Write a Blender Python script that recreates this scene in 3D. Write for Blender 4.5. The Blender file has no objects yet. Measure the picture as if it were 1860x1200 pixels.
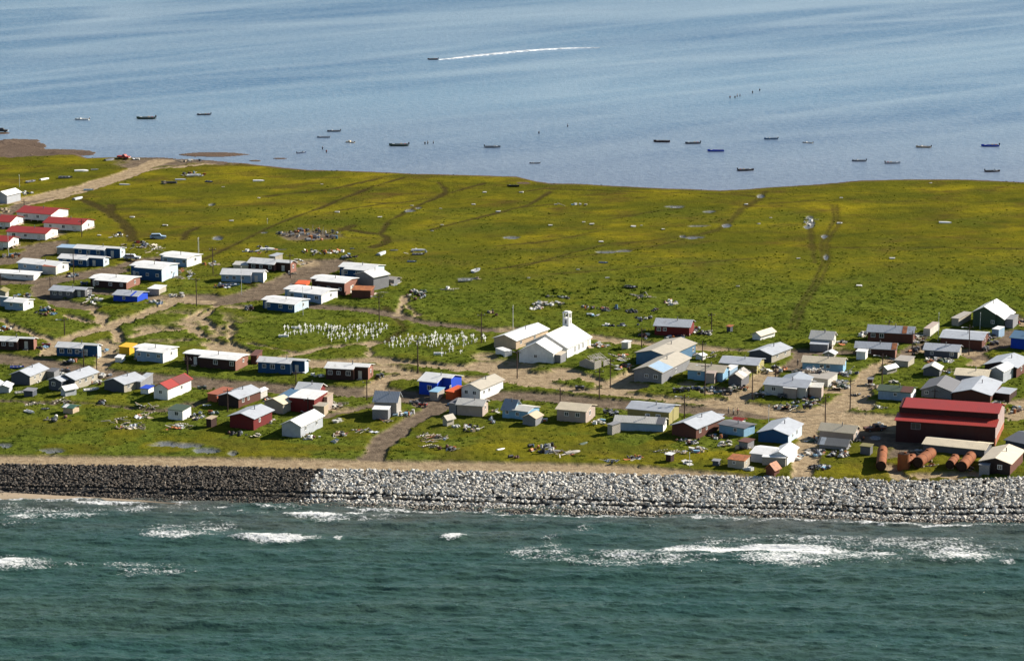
import bpy, bmesh, math, random
import numpy as np
from mathutils import Vector, Matrix
random.seed(7); rng = np.random.default_rng(7)
C = bpy.context.scene.collection
S = bpy.context.scene
# ---------------------------------------------------------------- camera
F = 5250.0; VH = -1150.0; PITCH = math.atan(-VH/F); CP, SP = math.cos(PITCH), math.sin(PITCH); HC = CP*1200/7.0
cam = bpy.data.objects.new('camera', bpy.data.cameras.new('camera')); C.objects.link(cam); S.camera = cam
cam.location = (0, 0, HC); cam.rotation_euler = (math.radians(90)-PITCH, 0, 0)
cam.data.sensor_width = 36; cam.data.lens = F/1860*36; cam.data.clip_start = 5; cam.data.clip_end = 30000
# ---------------------------------------------------------------- light
SUN_EL, SUN_AZ = math.radians(28), math.radians(27)      # azimuth from +x towards +y (behind right)
w = bpy.data.worlds.new("World"); S.world = w; w.use_nodes = True
nt = w.node_tree; sky = nt.nodes.new('ShaderNodeTexSky'); sky.sky_type = 'NISHITA'; sky.sun_disc = False
sky.sun_elevation = SUN_EL; sky.sun_rotation = math.radians(90)-SUN_AZ; sky.air_density = 1.0; sky.dust_density = 0.3; sky.ozone_density = 1.5
nt.links.new(sky.outputs[0], nt.nodes['Background'].inputs[0]); nt.nodes['Background'].inputs[1].default_value = 0.05
sl = bpy.data.lights.new('sun', 'SUN'); sl.energy = 5.0; sl.angle = math.radians(0.5); sl.color = (1, .93, .82)
sun = bpy.data.objects.new('sun', sl); C.objects.link(sun)
sd = Vector((math.cos(SUN_EL)*math.cos(SUN_AZ), math.cos(SUN_EL)*math.sin(SUN_AZ), math.sin(SUN_EL)))
sun.rotation_euler = sd.to_track_quat('Z', 'Y').to_euler(); sun.location = (200, 900, 300)
S.view_settings.view_transform = 'Standard'; S.view_settings.look = 'None'; S.view_settings.gamma = 1; S.view_settings.exposure = 1.1
# ---------------------------------------------------------------- helpers
SEA, LAG = -3.3, -0.45
def P(x, y, z=0.0):
    """point where the sight line of photo position x, y (1860 x 1200) meets height z"""
    u = (x-930)/F; v = (y-600)/F; t = (HC-z)/(SP+v*CP)
    return np.array([u*t, (CP-v*SP)*t, z])
def PX(X, Y, Z=0.0):
    d = Y*CP+(HC-Z)*SP; up = Y*SP-(HC-Z)*CP
    return 930+F*X/d, 600-F*up/d
def pxm(y): return CP*(y-600-VH)/HC        # photo pixels per metre on the ground at row y
TL = dict(T1=(0,360,4.895),T2=(0,560,4.615),T3=(340,400,4.4286),T4=(320,600,4.8),T5=(640,560,4.8),T6=(900,540,4.615),T7=(1120,560,4.8),
          T8=(1480,530,4.8),T9=(1080,680,4.615),TA=(1460,680,4.285),TB=(0,700,4.615),TC=(740,740,4.65),U1=(0,180,3.875),U2=(480,180,3.577),
          U3=(940,140,3.529),U4=(1400,140,3.53),XX=(0,0,1))
def T(tile, p): a, b, s = TL[tile]; return (a+p[0]/s, b+p[1]/s)
def vnoise(x, y, seed=0, n=256):
    r = np.random.default_rng(seed).random((n, n))
    xi = np.floor(x).astype(int); yi = np.floor(y).astype(int); fx = x-xi; fy = y-yi
    fx = fx*fx*(3-2*fx); fy = fy*fy*(3-2*fy); x0 = xi % n; x1 = (xi+1) % n; y0 = yi % n; y1 = (yi+1) % n
    return (r[x0, y0]*(1-fx)+r[x1, y0]*fx)*(1-fy)+(r[x0, y1]*(1-fx)+r[x1, y1]*fx)*fy
def fbm(x, y, seed=0, o=4):
    a = 0; w_ = 0; k = 1.0
    for i in range(o): a = a+vnoise(x*2**i+17*i, y*2**i+31*i, seed+i)*k; w_ += k; k *= .5
    return a/w_
def ss(a, b, x): t = np.clip((x-a)/(b-a), 0, 1); return t*t*(3-2*t)
# node material helper
def N(nt, t, **k):
    n = nt.nodes.new(t)
    for a, b in k.items():
        if a.startswith('i_'): n.inputs[a[2:].replace('_', ' ')].default_value = b
        else: setattr(n, a, b)
    return n
def newmat(name):
    m = bpy.data.materials.new(name); m.use_nodes = True; nt = m.node_tree; return m, nt, nt.nodes['Principled BSDF'], nt.links.new
def mixc(nt, fac, a, b, bt='MIX'):
    n = nt.nodes.new('ShaderNodeMix'); n.data_type = 'RGBA'; n.blend_type = bt; L = nt.links.new
    for s, v in ((n.inputs[0], fac), (n.inputs[6], a), (n.inputs[7], b)):
        if hasattr(v, 'links'): L(v, s)
        elif isinstance(v, tuple): s.default_value = (*v, 1) if len(v) == 3 else v
        else: s.default_value = v
    return n.outputs[2]
def noise(nt, scale, det=4, rough=.55, vec=None, sc=None):
    n = N(nt, 'ShaderNodeTexNoise'); n.inputs['Scale'].default_value = scale; n.inputs['Detail'].default_value = det; n.inputs['Roughness'].default_value = rough
    if vec is None: vec = N(nt, 'ShaderNodeTexCoord').outputs['Object']
    if sc is not None:
        if len(sc) > 3: m = N(nt, 'ShaderNodeMapping'); m.inputs['Rotation'].default_value = (0, 0, -sc[3]); nt.links.new(vec, m.inputs[0]); vec = m.outputs[0]
        m = N(nt, 'ShaderNodeMapping'); m.inputs['Scale'].default_value = sc[:3]
        nt.links.new(vec, m.inputs[0]); vec = m.outputs[0]
    nt.links.new(vec, n.inputs['Vector']); return n.outputs['Fac']
def ramp(nt, fac, *st):
    n = N(nt, 'ShaderNodeValToRGB'); nt.links.new(fac, n.inputs[0]); e = n.color_ramp.elements
    while len(e) < len(st): e.new(.5)
    for q, (p, c) in zip(e, st): q.position = p; q.color = (c, c, c, 1) if not isinstance(c, tuple) else (*c, 1)
    return n.outputs[0]
def attr(nt, name): return N(nt, 'ShaderNodeAttribute', attribute_name=name).outputs['Fac']
def math_(nt, op, a, b=None):
    n = N(nt, 'ShaderNodeMath', operation=op)
    for s, v in ((n.inputs[0], a), (n.inputs[1], b)):
        if v is None: continue
        if hasattr(v, 'links'): nt.links.new(v, s)
        else: s.default_value = v
    return n.outputs[0]
def bump(nt, bs, h, strength, dist):
    b = N(nt, 'ShaderNodeBump'); b.inputs['Strength'].default_value = strength; b.inputs['Distance'].default_value = dist
    nt.links.new(h, b.inputs['Height']); nt.links.new(b.outputs[0], bs.inputs['Normal']); return b
def mesh_np(name, co, faces, mat=None, attrs=None, smooth=True):
    me = bpy.data.meshes.new(name); co = np.asarray(co, np.float32); faces = np.asarray(faces, np.int32); k = faces.shape[1]
    me.vertices.add(len(co)); me.vertices.foreach_set('co', co.ravel())
    me.loops.add(faces.size); me.loops.foreach_set('vertex_index', faces.ravel())
    me.polygons.add(len(faces)); me.polygons.foreach_set('loop_start', np.arange(0, faces.size, k, dtype=np.int32))
    me.polygons.foreach_set('use_smooth', np.full(len(faces), smooth))
    for a, v in (attrs or {}).items():
        t = me.attributes.new(a, 'FLOAT', 'POINT'); t.data.foreach_set('value', np.asarray(v, np.float32).ravel())
    if mat: me.materials.append(mat)
    me.update(calc_edges=True); return me
def link(name, me, parent=None): o = bpy.data.objects.new(name, me); C.objects.link(o); o.parent = parent; return o
def tag(o, label=None, cat=None, group=None, kind=None):
    if label: o['label'] = label
    if cat: o['category'] = cat
    if group: o['group'] = group
    if kind: o['kind'] = kind
    return o
def empty(name, loc, rz, label, cat, group=None):
    o = bpy.data.objects.new(name, None); C.objects.link(o); o.location = loc; o.rotation_euler = (0, 0, rz); o.empty_display_size = .2
    return tag(o, label, cat, group)
def copy_tree(o, parent=None, kids=None):
    c = o.copy(); C.objects.link(c); c.parent = parent
    for ch in list(o.children): copy_tree(ch, c)
    return c
# ---------------------------------------------------------------- land
SH = [(-400,250),(-60,262),(0,262),(12,255),(40,262),(80,272),(140,282),(160,289),(200,288),(300,288),(380,292),(430,297),(480,303),(560,311),(620,312),(700,315),(760,318),(850,320),(940,323),
      (975,332),(1000,335),(1050,336),(1140,341),(1200,344),(1260,346),(1310,348),(1350,346),(1400,342),(1440,340),(1500,336),(1560,330),(1640,328),(1750,328),(1860,333),(1950,334),(2300,338)]
TOPL = [(-300,838),(0,842),(200,844),(400,847),(560,851),(740,854),(1080,859),(1140,861),(1300,864),(1480,867),(1600,872),(1700,873),(1780,870),(1860,866),(1960,862),(2200,850)]   # rock crest
BOTL = [(-300,899),(0,904),(200,908),(400,914),(560,918),(740,923),(940,931),(1080,934),(1140,936),(1300,939),(1480,942),(1600,950),(1700,952),(1860,953),(2200,955)]   # rock foot
def curve(pts, z):
    q = np.array([P(a, b, z) for a, b in pts]); return q[:, 0], q[:, 1]
sx, sy = curve(SH, LAG); tx, ty = curve(TOPL, 0.3)
dx, dy = .42, .9
gx = np.arange(-225, 225, dx); gy = np.arange(596, 1165, dy)
GX, GY = np.meshgrid(gx, gy, indexing='ij')
U, V = PX(GX, GY)
n1 = fbm(GX/1.7, GY/1.7, 1, 3)-.5; n2 = fbm(GX/7, GY/7, 5, 3)-.5; n3 = fbm(GX/30, GY/30, 9, 3)-.5
def seg_mask(pts, wid, edge=.5, rag=1.6, tile='XX', out=None):
    """1 inside a ground stripe (width in metres) along photo points laid on the ground"""
    q = np.array([P(*T(tile, p))[:2] for p in pts]); m = out
    for a, b in zip(q[:-1], q[1:]):
        r = wid+3; i0 = np.searchsorted(gx, min(a[0], b[0])-r); i1 = np.searchsorted(gx, max(a[0], b[0])+r)
        j0 = np.searchsorted(gy, min(a[1], b[1])-r); j1 = np.searchsorted(gy, max(a[1], b[1])+r)
        if i1 <= i0 or j1 <= j0: continue
        X = GX[i0:i1, j0:j1]; Y = GY[i0:i1, j0:j1]; d = b-a; L = max(d@d, 1e-6)
        t = np.clip(((X-a[0])*d[0]+(Y-a[1])*d[1])/L, 0, 1); D = np.hypot(X-a[0]-t*d[0], Y-a[1]-t*d[1])
        D = D+n1[i0:i1, j0:j1]*rag+n2[i0:i1, j0:j1]*rag*1.6
        m[i0:i1, j0:j1] = np.maximum(m[i0:i1, j0:j1], 1-ss(wid/2-edge, wid/2+edge, D))
def ell(cx, cy, rx, ry, soft=.35, rag=.9):
    d = np.hypot((U-cx)/rx, (V-cy)/ry)+n1*rag*.6+n2*rag
    return 1-ss(1-soft, 1+soft, d)
sand = np.zeros_like(GX); mud = np.zeros_like(GX); track = np.zeros_like(GX); wet = np.zeros_like(GX); islet = np.zeros_like(GX)
for w_, pts in [  # dark packed-earth streets
 (9, [(-60,651),(0,652),(60,660),(130,672),(190,682),(300,692),(400,701),(500,707),(600,712),(700,716),(750,726)]),
 (8, [(745,720),(790,735),(860,722),(960,722),(1050,728),(1150,738),(1300,748),(1420,756),(1480,758)]),
 (9, [(-40,480),(0,478),(67,462),(95,446)]), (4,[(40,452),(95,446),(110,440)]),
 (9, [(-40,512),(0,513),(82,513),(143,503),(204,493)]), (4, [(204,491),(235,482),(262,473),(300,470)]),
 (6, [(82,519),(80,538),(110,552),(165,562)]), (6, [(150,530),(204,533),(282,543),(310,547),(380,540)]),
 (11,[(340,546),(400,548),(453,541),(500,527),(534,510),(565,495),(600,479)]), (5, [(570,490),(600,478)]),
 (4, [(540,553),(561,557),(656,564),(724,574),(760,586),(827,594),(911,603)]),
 (5, [(823,731),(790,748),(744,768),(715,790),(688,812),(675,845)]),
 (2.5,[(0,731),(60,733),(150,735),(290,748),(345,735)]), (2.5,[(345,740),(400,725)]), (3,[(587,758),(640,748),(680,736)]),
 (5, [(1430,640),(1500,641),(1545,643)]), (5, [(1757,642),(1813,630),(1845,605)]), (5,[(1770,648),(1800,660),(1830,665)]),
 (3.5, [(1632,653),(1680,626)]), (4, [(1440,675),(1450,655),(1460,640)]),
 (3, [(10,430),(60,430),(95,436)]), (5, [(0,395),(45,372),(90,358)]),
]: seg_mask(pts, w_*(1.2 if w_ >= 4 else 1.1), .5, 2.0, out=mud)
for w_, pts in [  # pale sand paths
 (7, [(0,371),(90,355),(155,340),(232,317),(271,301),(297,291)]), (4, [(60,372),(150,350),(270,310),(380,299)]),
 (5, [(380,548),(330,548),(312,552),(286,564),(235,582),(174,603),(130,614),(100,625),(85,645)]),
 (2.5, [(165,561),(184,577),(186,590)]), (2.5,[(120,575),(150,585),(186,590)]), (2.5, [(-20,578),(0,582),(28,597),(60,608),(104,623)]), (3,[(104,623),(130,612)]),
 (4.5, [(188,623),(200,640),(192,662),(182,672)]), (4,[(190,630),(216,634)]), (3,[(205,600),(212,612),(216,622)]),
 (2.5, [(240,615),(262,607),(280,602),(330,600),(352,598)]), (2.2,[(340,582),(363,568),(408,556)]), (2,[(363,580),(395,560)]), (2,[(340,583),(370,582),(395,600)]), (2,[(380,592),(400,606)]),
 (2.5,[(345,597),(365,612),(400,625),(430,650)]), (2.2,[(418,592),(418,622),(432,640)]), (6,[(385,628),(415,632),(440,645)]),
 (2.2, [(497,653),(545,644),(590,633),(640,628),(674,624)]), (1.6,[(675,625),(669,648)]), (1.2,[(450,625),(500,636),(540,643)]),
 (7, [(555,662),(585,664),(600,662)]), (6, [(645,668),(700,670),(745,680),(765,690)]), (5.5, [(620,658),(680,655),(740,662),(800,668),(870,672),(910,680)]),
 (5, [(680,712),(690,695),(720,685),(760,690)]), (3,[(672,715),(680,700)]),
 (10,[(880,668),(920,680),(975,688),(1020,684)]), (6,[(850,690),(900,692),(960,690)]),
 (5.5,[(860,695),(900,694),(990,703),(1060,713),(1170,723),(1260,731),(1350,738),(1400,742)]), (4,[(1020,674),(1060,686),(1090,697),(1112,703)]), (5,[(1100,702),(1130,692),(1153,678)]), (8,[(1110,712),(1150,705)]),
 (6, [(1345,727),(1366,704),(1397,680)]), (4,[(1397,680),(1420,672)]), (7,[(1290,712),(1330,715),(1345,727)]), (8,[(1300,732),(1360,740),(1420,750),(1500,757)]),
 (4.5,[(1080,614),(1120,620),(1190,627),(1260,632),(1310,637)]), (2.5,[(1310,637),(1380,640),(1430,640)]),
 (4,[(1555,703),(1575,682),(1592,667),(1632,653)]), (7,[(1565,705),(1545,735),(1480,752)]), (5,[(1500,712),(1555,708)]), (13,[(1470,755),(1540,762),(1625,768)]),
 (9, [(1470,775),(1540,775),(1622,778)]), (4,[(1570,745),(1580,732)]), (3,[(1770,665),(1785,655)]), (5,[(1460,765),(1468,800),(1462,840),(1455,866)]),
 (5, [(1690,640),(1757,643)]), (4,[(1815,560),(1858,590)]), (3,[(1530,635),(1480,636)]), (5,[(1846,735),(1870,730)]), (6,[(1840,760),(1870,745)]),
 (1.6,[(724,572),(730,556),(737,540)]), (1.2,[(736,556),(748,566),(760,576)]), (4,[(1610,850),(1640,868)]), (5,[(1670,866),(1760,864)]),
 (1.5,[(1060,850),(1105,846)]),
]: seg_mask(pts, w_*(1.05 if w_ >= 4 else 1.0), .45, 2.0, out=sand)
GRAV = [(-300,825),(0,829),(300,831),(500,834),(700,838),(900,841),(1100,845),(1180,849),(1300,860),(1360,866)]
crestY = np.interp(GX, tx, ty)
gxr, gyr = curve(GRAV, 0); gravY = np.interp(GX, gxr, gyr, left=gyr[0], right=gyr[-1]-30)
gravel = (1-ss(-.6, .6, GY-gravY+n1*1.5))*(GX < P(1385, 866)[0]) ; sand = np.maximum(sand, gravel)
for e in [(1595,792,55,14),(1640,806,60,9),(1650,822,50,10),(565,430,52,8),(297,295,70,7),(250,300,40,6),(40,272,60,12),(400,296,30,5),(330,292,60,5)]: mud = np.maximum(mud, ell(*e)); islet = np.maximum(islet, ell(*e)*(e[1] < 290))
bars = [(388,279,60,4.2),(62,254,11,2.6),(72,262,13,3.4),(110,276,60,7),(30,264,52,12),(10,275,60,12),(464,290,12,1.6),(508,286,12,1.4),(160,276,9,1.5),(5,240,14,2),(950,335,12,2)]
bar = np.zeros_like(GX)
for e in bars: bar = np.maximum(bar, ell(*e, rag=.35))
for e in [(925,672,48,15),(880,668,20,8),(925,600,20,4),(350,590,30,5),(280,600,30,6),(395,635,20,8),(430,560,22,3),(560,480,25,6),(615,745,30,4),(1580,770,40,14),(700,668,50,6),(880,650,22,6),(1460,800,8,20),(70,425,40,8),(320,545,45,7),(1740,640,40,5),(1250,700,15,3)]:
    sand = np.maximum(sand, ell(*e)*(.55+.45*(n1 > -.1)))
blow = ell(330,598,130,30)*ss(.06, .13, n2); sand = np.maximum(sand, blow*.9)
for w_, pts in [(4.0,[(150,366),(175,376),(206,394),(225,408),(234,420),(240,440)]),(2.5,[(200,374),(206,394)]),(2.5,[(333,438),(338,425),(359,416)]),
 (1.8,[(480,420),(520,402),(564,387),(625,362),(676,342),(732,325)]),(2.2,[(480,359),(592,348),(690,326)]),(1.6,[(355,480),(420,450),(480,420)]),(3,[(620,418),(660,424),(692,429),(704,434),(700,444),(676,451)]),
 (3,[(615,422),(640,412)]),(2,[(732,390),(760,375),(788,364),(810,352),(806,343),(796,334)]),(1.5,[(732,390),(705,405),(690,430)]),(2.5,[(1240,434),(1275,428),(1308,418),(1330,400),(1345,384),(1382,361),(1390,350)]),
 (2,[(1240,438),(1180,452),(1138,457),(1053,469),(968,480),(900,492)]),(1.6,[(1240,432),(1180,440),(1100,446),(1010,470),(940,490)]),(1.5,[(1400,372),(1420,371)]),
 (1.5,[(940,352),(990,345),(1080,348),(1180,352),(1340,356),(1420,365)]),(2,[(1400,372),(1440,370),(1480,366)]),(1.5,[(1100,402),(1180,388),(1240,380)]),(2,[(500,545),(420,500),(370,505)]),
 (1.6,[(860,400),(960,375),(1000,350)]),(1.5,[(820,352),(880,335)]),(1.6,[(1470,405),(1475,450),(1480,480)]),(2,[(700,560),(735,600),(700,625)]),(1.5,[(1500,452),(1700,452),(1860,455)]),
 (1.6,[(780,420),(860,400),(940,380),(1020,372)]),(1.5,[(900,450),(1000,440),(1100,420)]),(1.5,[(1000,500),(1120,492),(1260,480),(1400,470)]),(1.3,[(640,370),(720,372),(800,360)]),(1.4,[(560,400),(620,384),(700,372)])]:
    seg_mask(pts, w_*1.0, .8, 1.0, out=track)
tk2 = np.zeros_like(GX)
for w_, pts in [(1.3,[(1512,375),(1515,400),(1501,428),(1491,445),(1494,480),(1476,520),(1448,560),(1434,600)]),(1.3,[(1519,375),(1523,412),(1509,428),(1501,445),(1505,480),(1486,520),(1459,560),(1445,600)])]: seg_mask(pts, w_, .7, .5, out=tk2)
tk2 = np.maximum(tk2*.6, ell(1497,462,9,30,.6)*.45); track = np.maximum(track*(.62+.25*(U < 1000)), tk2)
for e in [(1470,398,6,3),(1472,408,7,5),(1466,414,5,2),(1240,432,5,2),(1262,434,18,2.4),(930,434,14,2.2),(395,435,8,3),(744,385,9,3),(760,380,5,1.6),(1105,460,22,2),(1135,458,14,1.5),(1382,358,6,3),(1225,378,16,2),(1290,387,10,2),(1320,412,7,3),(1270,413,20,1.5),(385,374,6,2),(850,509,16,2),
          (320,811,46,4),(375,821,22,4.5),(423,826,9,3.5),(95,822,24,5),(8,812,12,3),(300,806,14,2),(500,456,20,1.2),(720,340,0.1,.1),(1500,470,4,5),(480,425,5,1.5),(1590,795,8,3),(1497,432,5,3)]:
    wet = np.maximum(wet, ell(*e, soft=.25, rag=.9))
path = np.clip(np.maximum(sand, mud), 0, 1)
village = ss(430, 560, V-n3*60+30*n2)
lush = np.clip(village*1.0+.25*n2, 0, 1); lush = np.maximum(lush, ss(.0,.1, n3)*.25*(V > 380)); lush = np.clip(lush*(1-.75*ss(-.04, .08, n3+.6*n2)*ss(740, 800, V))*(1-.35*ss(.0, .12, n2)), 0, 1)
fy = np.interp(GX, sx, sy); shore = GY-fy+n1*1.5+n2*2      # >0: lagoon side
dune = (ell(330,598,190,50)+ell(1120,690,260,35)+ell(800,655,120,20))
Z = path*(-.0)+(1-path)*(.52+.42*n1*(.35+.65*village)+.30*n2+dune*(.25+.9*n2))
Z = np.maximum(Z, -.05)+.17*(.3+.7*village)*(vnoise(GX/.9, GY/1.3, 77)-.5)*(1-path*.6)
Z += (1-path)*(1-village)*.10*(vnoise(GX/3.5, GY/3.5, 78)-.5)
Z -= track*.14*(1-path)
low = 1-ss(-9, 1.2, -shore); Z = Z*(ss(-1, 5, -shore)*.9+.1)+.0; Z = np.where(shore > -1.5, np.minimum(Z, LAG+.25-(shore+1.5)*.25), Z)
Z = np.where(shore > 0, np.maximum(Z, LAG-1), Z); Z = np.maximum(Z, np.where(bar > .4, LAG+.03+.05*bar, -9))
Z = Z*(1-wet)+wet*np.minimum(Z, .05)
beach = np.clip(ell(40,269,110,10)+ell(110,279,75,6)+ss(-7, -2.5, shore+2*n2)+ss(.3,.6,bar), 0, 1)
front = GY-crestY; Z = np.where(front < 1.2, .12, Z)
def hgt(X, Y):
    i = np.clip((X-gx[0])/dx, 0, len(gx)-2); j = np.clip((Y-gy[0])/dy, 0, len(gy)-2); a, b = int(i), int(j); f, g = i-a, j-b
    return float((Z[a, b]*(1-f)+Z[a+1, b]*f)*(1-g)+(Z[a, b+1]*(1-f)+Z[a+1, b+1]*f)*g)
def G(x, y):
    """photo position -> point on the uneven ground"""
    p = P(x, y, .15)
    for _ in range(3): p = P(x, y, hgt(p[0], p[1]))
    return p
ni, nj = GX.shape; idx = np.arange(ni*nj).reshape(ni, nj)
quads = np.stack([idx[:-1, :-1], idx[1:, :-1], idx[1:, 1:], idx[:-1, 1:]], -1).reshape(-1, 4)
fc = lambda A: A.ravel()[quads].mean(1)
keep = (fc(front) > -.5) & ((fc(shore) < 4) | (fc(bar) > .02))
pm = fc(path) > .5
m, nt, bs, L = newmat('land')
tc = N(nt, 'ShaderNodeTexCoord').outputs['Object']
big = noise(nt, .035, 4, .6, tc); mid = noise(nt, .085, 6, .68, tc, (.6, 1, 1, .2)); fine = noise(nt, 1.1, 5, .7, tc); finer = noise(nt, 3.2, 3, .7, tc)
streak = noise(nt, .045, 6, .62, tc, (.5, 1, 1, .3))
green = mixc(nt, ramp(nt, mid, (.32, 0.), (.68, 1.)), (.044, .070, .009), (.165, .185, .026))
green = mixc(nt, ramp(nt, fine, (.35, 0.), (.7, 1.)), green, (.088, .110, .015))
yel = mixc(nt, ramp(nt, streak, (.36, 0.), (.64, 1.)), (.060, .064, .010), (.215, .178, .012))
yel = mixc(nt, ramp(nt, mid, (.48, 0.), (.66, .8)), yel, (.080, .052, .017))
yel = mixc(nt, ramp(nt, big, (.42, 0.), (.58, .65)), yel, (.068, .076, .010))
vil = mixc(nt, attr(nt, 'lush'), yel, green)
clump = noise(nt, .42, 5, .7, tc, (.7, 1, 1)); lk = math_(nt, 'ADD', math_(nt, 'MULTIPLY', attr(nt, 'lush'), .75), .25); vil = mixc(nt, math_(nt, 'MULTIPLY', lk, ramp(nt, clump, (.34, .85), (.50, 0.))), vil, (.018, .027, .006)); vil = mixc(nt, math_(nt, 'MULTIPLY', lk, ramp(nt, fine, (.30, .8), (.5, 0.))), vil, (.017, .026, .006))
vil = mixc(nt, math_(nt, 'MULTIPLY', ramp(nt, finer, (.62, 0.), (.8, .5)), .6), vil, (.17, .17, .045))
vil = mixc(nt, math_(nt, 'MULTIPLY', attr(nt, 'track'), .95), vil, (.045, .034, .015))
sandc = mixc(nt, ramp(nt, noise(nt, .5, 5, .6, tc), (.3, 0.), (.7, 1.)), (.20, .145, .088), (.42, .325, .205))
sandc = mixc(nt, ramp(nt, noise(nt, 4.5, 2, .5, tc), (.4, 0.), (.75, .35)), sandc, (.14, .105, .07))
mudc = mixc(nt, ramp(nt, noise(nt, .35, 5, .65, tc), (.3, 0.), (.7, 1.)), (.078, .059, .043), (.205, .158, .112))
col = mixc(nt, attr(nt, 'mud'), vil, mudc); col = mixc(nt, attr(nt, 'sand'), col, sandc)
col = mixc(nt, attr(nt, 'beach'), col, mixc(nt, mid, (.060, .043, .033), (.17, .125, .095)))
wa = attr(nt, 'wet'); col = mixc(nt, math_(nt, 'MULTIPLY', wa, .8), col, (.16, .165, .18))
L(col, bs.inputs['Base Color']); rr = N(nt, 'ShaderNodeMapRange'); rr.inputs[3].default_value = .95; rr.inputs[4].default_value = .12; L(wa, rr.inputs[0]); L(rr.outputs[0], bs.inputs['Roughness'])
L(math_(nt, 'MULTIPLY', wa, .5), bs.inputs['Specular IOR Level'])
bump(nt, bs, math_(nt, 'ADD', fine, math_(nt, 'MULTIPLY', finer, .4)), 1.0, .35)
LANDM = m
def sub_land(name, sel):
    q = quads[sel & keep]; used = np.unique(q); mp = np.full(ni*nj, -1); mp[used] = np.arange(len(used))
    co = np.stack([GX.ravel(), GY.ravel(), Z.ravel()], 1)[used]
    at = {k: v.ravel()[used] for k, v in dict(lush=lush, sand=sand, mud=np.clip(mud, 0, 1), track=track, beach=beach, wet=wet).items()}
    o = link(name, mesh_np(name, co, mp[q], LANDM, at)); tag(o, kind='structure')
sub_land('grass_ground', ~pm); sub_land('dirt_road', pm & (fc(gravel) <= .5)); sub_land('gravel_track', pm & (fc(gravel) > .5))
# lagoon, and the sea bed that reaches the horizon
def plane(name, x0, x1, y0, y1, z, mat):
    me = bpy.data.meshes.new(name); me.from_pydata([(x0, y0, z), (x1, y0, z), (x1, y1, z), (x0, y1, z)], [], [(0, 1, 2, 3)]); me.materials.append(mat)
    return tag(link(name, me), kind='structure')
m, nt, bs, L = newmat('lagoon_water')
tc = N(nt, 'ShaderNodeTexCoord').outputs['Object']
st = noise(nt, .0035, 6, .66, tc, (.30, 1.6, 1, .62)); st2 = noise(nt, .012, 5, .62, tc, (.35, 1.5, 1, .35)); rip = noise(nt, .55, 4, .7, tc, (.8, .5, 1)); rip2 = noise(nt, 1.6, 2, .6, tc)
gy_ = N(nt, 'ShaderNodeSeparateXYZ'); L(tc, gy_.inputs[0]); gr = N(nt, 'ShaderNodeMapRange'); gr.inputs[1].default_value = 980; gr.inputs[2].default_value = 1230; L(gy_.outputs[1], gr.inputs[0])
deep = mixc(nt, ramp(nt, st, (.42, 0.), (.60, 1.)), (.030, .105, .205), (.125, .215, .30)); deep = mixc(nt, ramp(nt, st2, (.50, 0.), (.68, .55)), deep, (.20, .28, .35))  # wind streaks: sheen of ruffled water put into the base colour
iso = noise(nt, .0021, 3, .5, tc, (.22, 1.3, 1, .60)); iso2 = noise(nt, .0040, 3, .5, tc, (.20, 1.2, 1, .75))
deep = mixc(nt, ramp(nt, iso, (.44, 0.), (.475, .38), (.49, 0.), (.54, 0.), (.565, .34), (.58, 0.)), deep, (.30, .38, .43)); deep = mixc(nt, ramp(nt, iso2, (.40, 0.), (.43, .25), (.45, 0.), (.50, 0.), (.53, .32), (.55, 0.), (.6, .2), (.62, 0.)), deep, (.28, .36, .42))  # thin curved streaks, the same sheen drawn as pale lines
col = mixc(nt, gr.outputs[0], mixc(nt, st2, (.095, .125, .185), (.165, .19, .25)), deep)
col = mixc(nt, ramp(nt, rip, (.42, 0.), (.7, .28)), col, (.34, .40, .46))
L(col, bs.inputs['Base Color']); bs.inputs['Roughness'].default_value = .3; bs.inputs['IOR'].default_value = 1.33
bump(nt, bs, math_(nt, 'ADD', rip, math_(nt, 'MULTIPLY', rip2, .35)), .8, .35)
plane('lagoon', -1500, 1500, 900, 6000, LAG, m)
m, nt, bs, L = newmat('sea_bed'); bs.inputs['Base Color'].default_value = (.05, .06, .05, 1); plane('seabed', -9000, 9000, -3000, 14000, -8, m)
# ---------------------------------------------------------------- sea with surf
sgx = np.arange(-185, 185, .45); sgy = np.arange(474, 618, .27)
SX, SY = np.meshgrid(sgx, sgy, indexing='ij'); SU, SV = PX(SX, SY, SEA)
r_ = .14; A_ = SX*math.cos(r_)-SY*math.sin(r_)*-1; B_ = SY*math.cos(r_)+SX*math.sin(r_)
warp = (fbm(SX/40, SY/25, 20, 3)-.5)*9
swell = np.sin((SY+warp+SX*.03)*2*np.pi/11.5)*(.35+.9*vnoise(SX/60, SY/22, 21))
chop = fbm(A_/4.2, B_/1.25, 22, 4)-.5; chop2 = fbm(SX/13, SY/2.8, 23, 3)-.5; r3 = -.35; c3 = fbm((SX*math.cos(r3)-SY*math.sin(r3))/4.5, (SY*math.cos(r3)+SX*math.sin(r3))/.9, 25, 3)-.5
calm = ss(470, 620, SY)
SZ = SEA+.38*swell+.85*chop2*(1-.3*calm)+.7*chop*(1-.2*calm)+.48*c3
def sell(cx, cy, rx, ry, k=1., tilt=0.): cy = cy+1.6*np.sin(SU/57.+cy)+.8*np.sin(SU/21.+cy*2); rx = rx*1.1; return k*np.clip(1-np.hypot((SU-cx)/rx, (SV-cy-(SU-cx)*tilt)/ry)**2, 0, 1)
foam = np.zeros_like(SX); ridge = np.zeros_like(SX)
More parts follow.
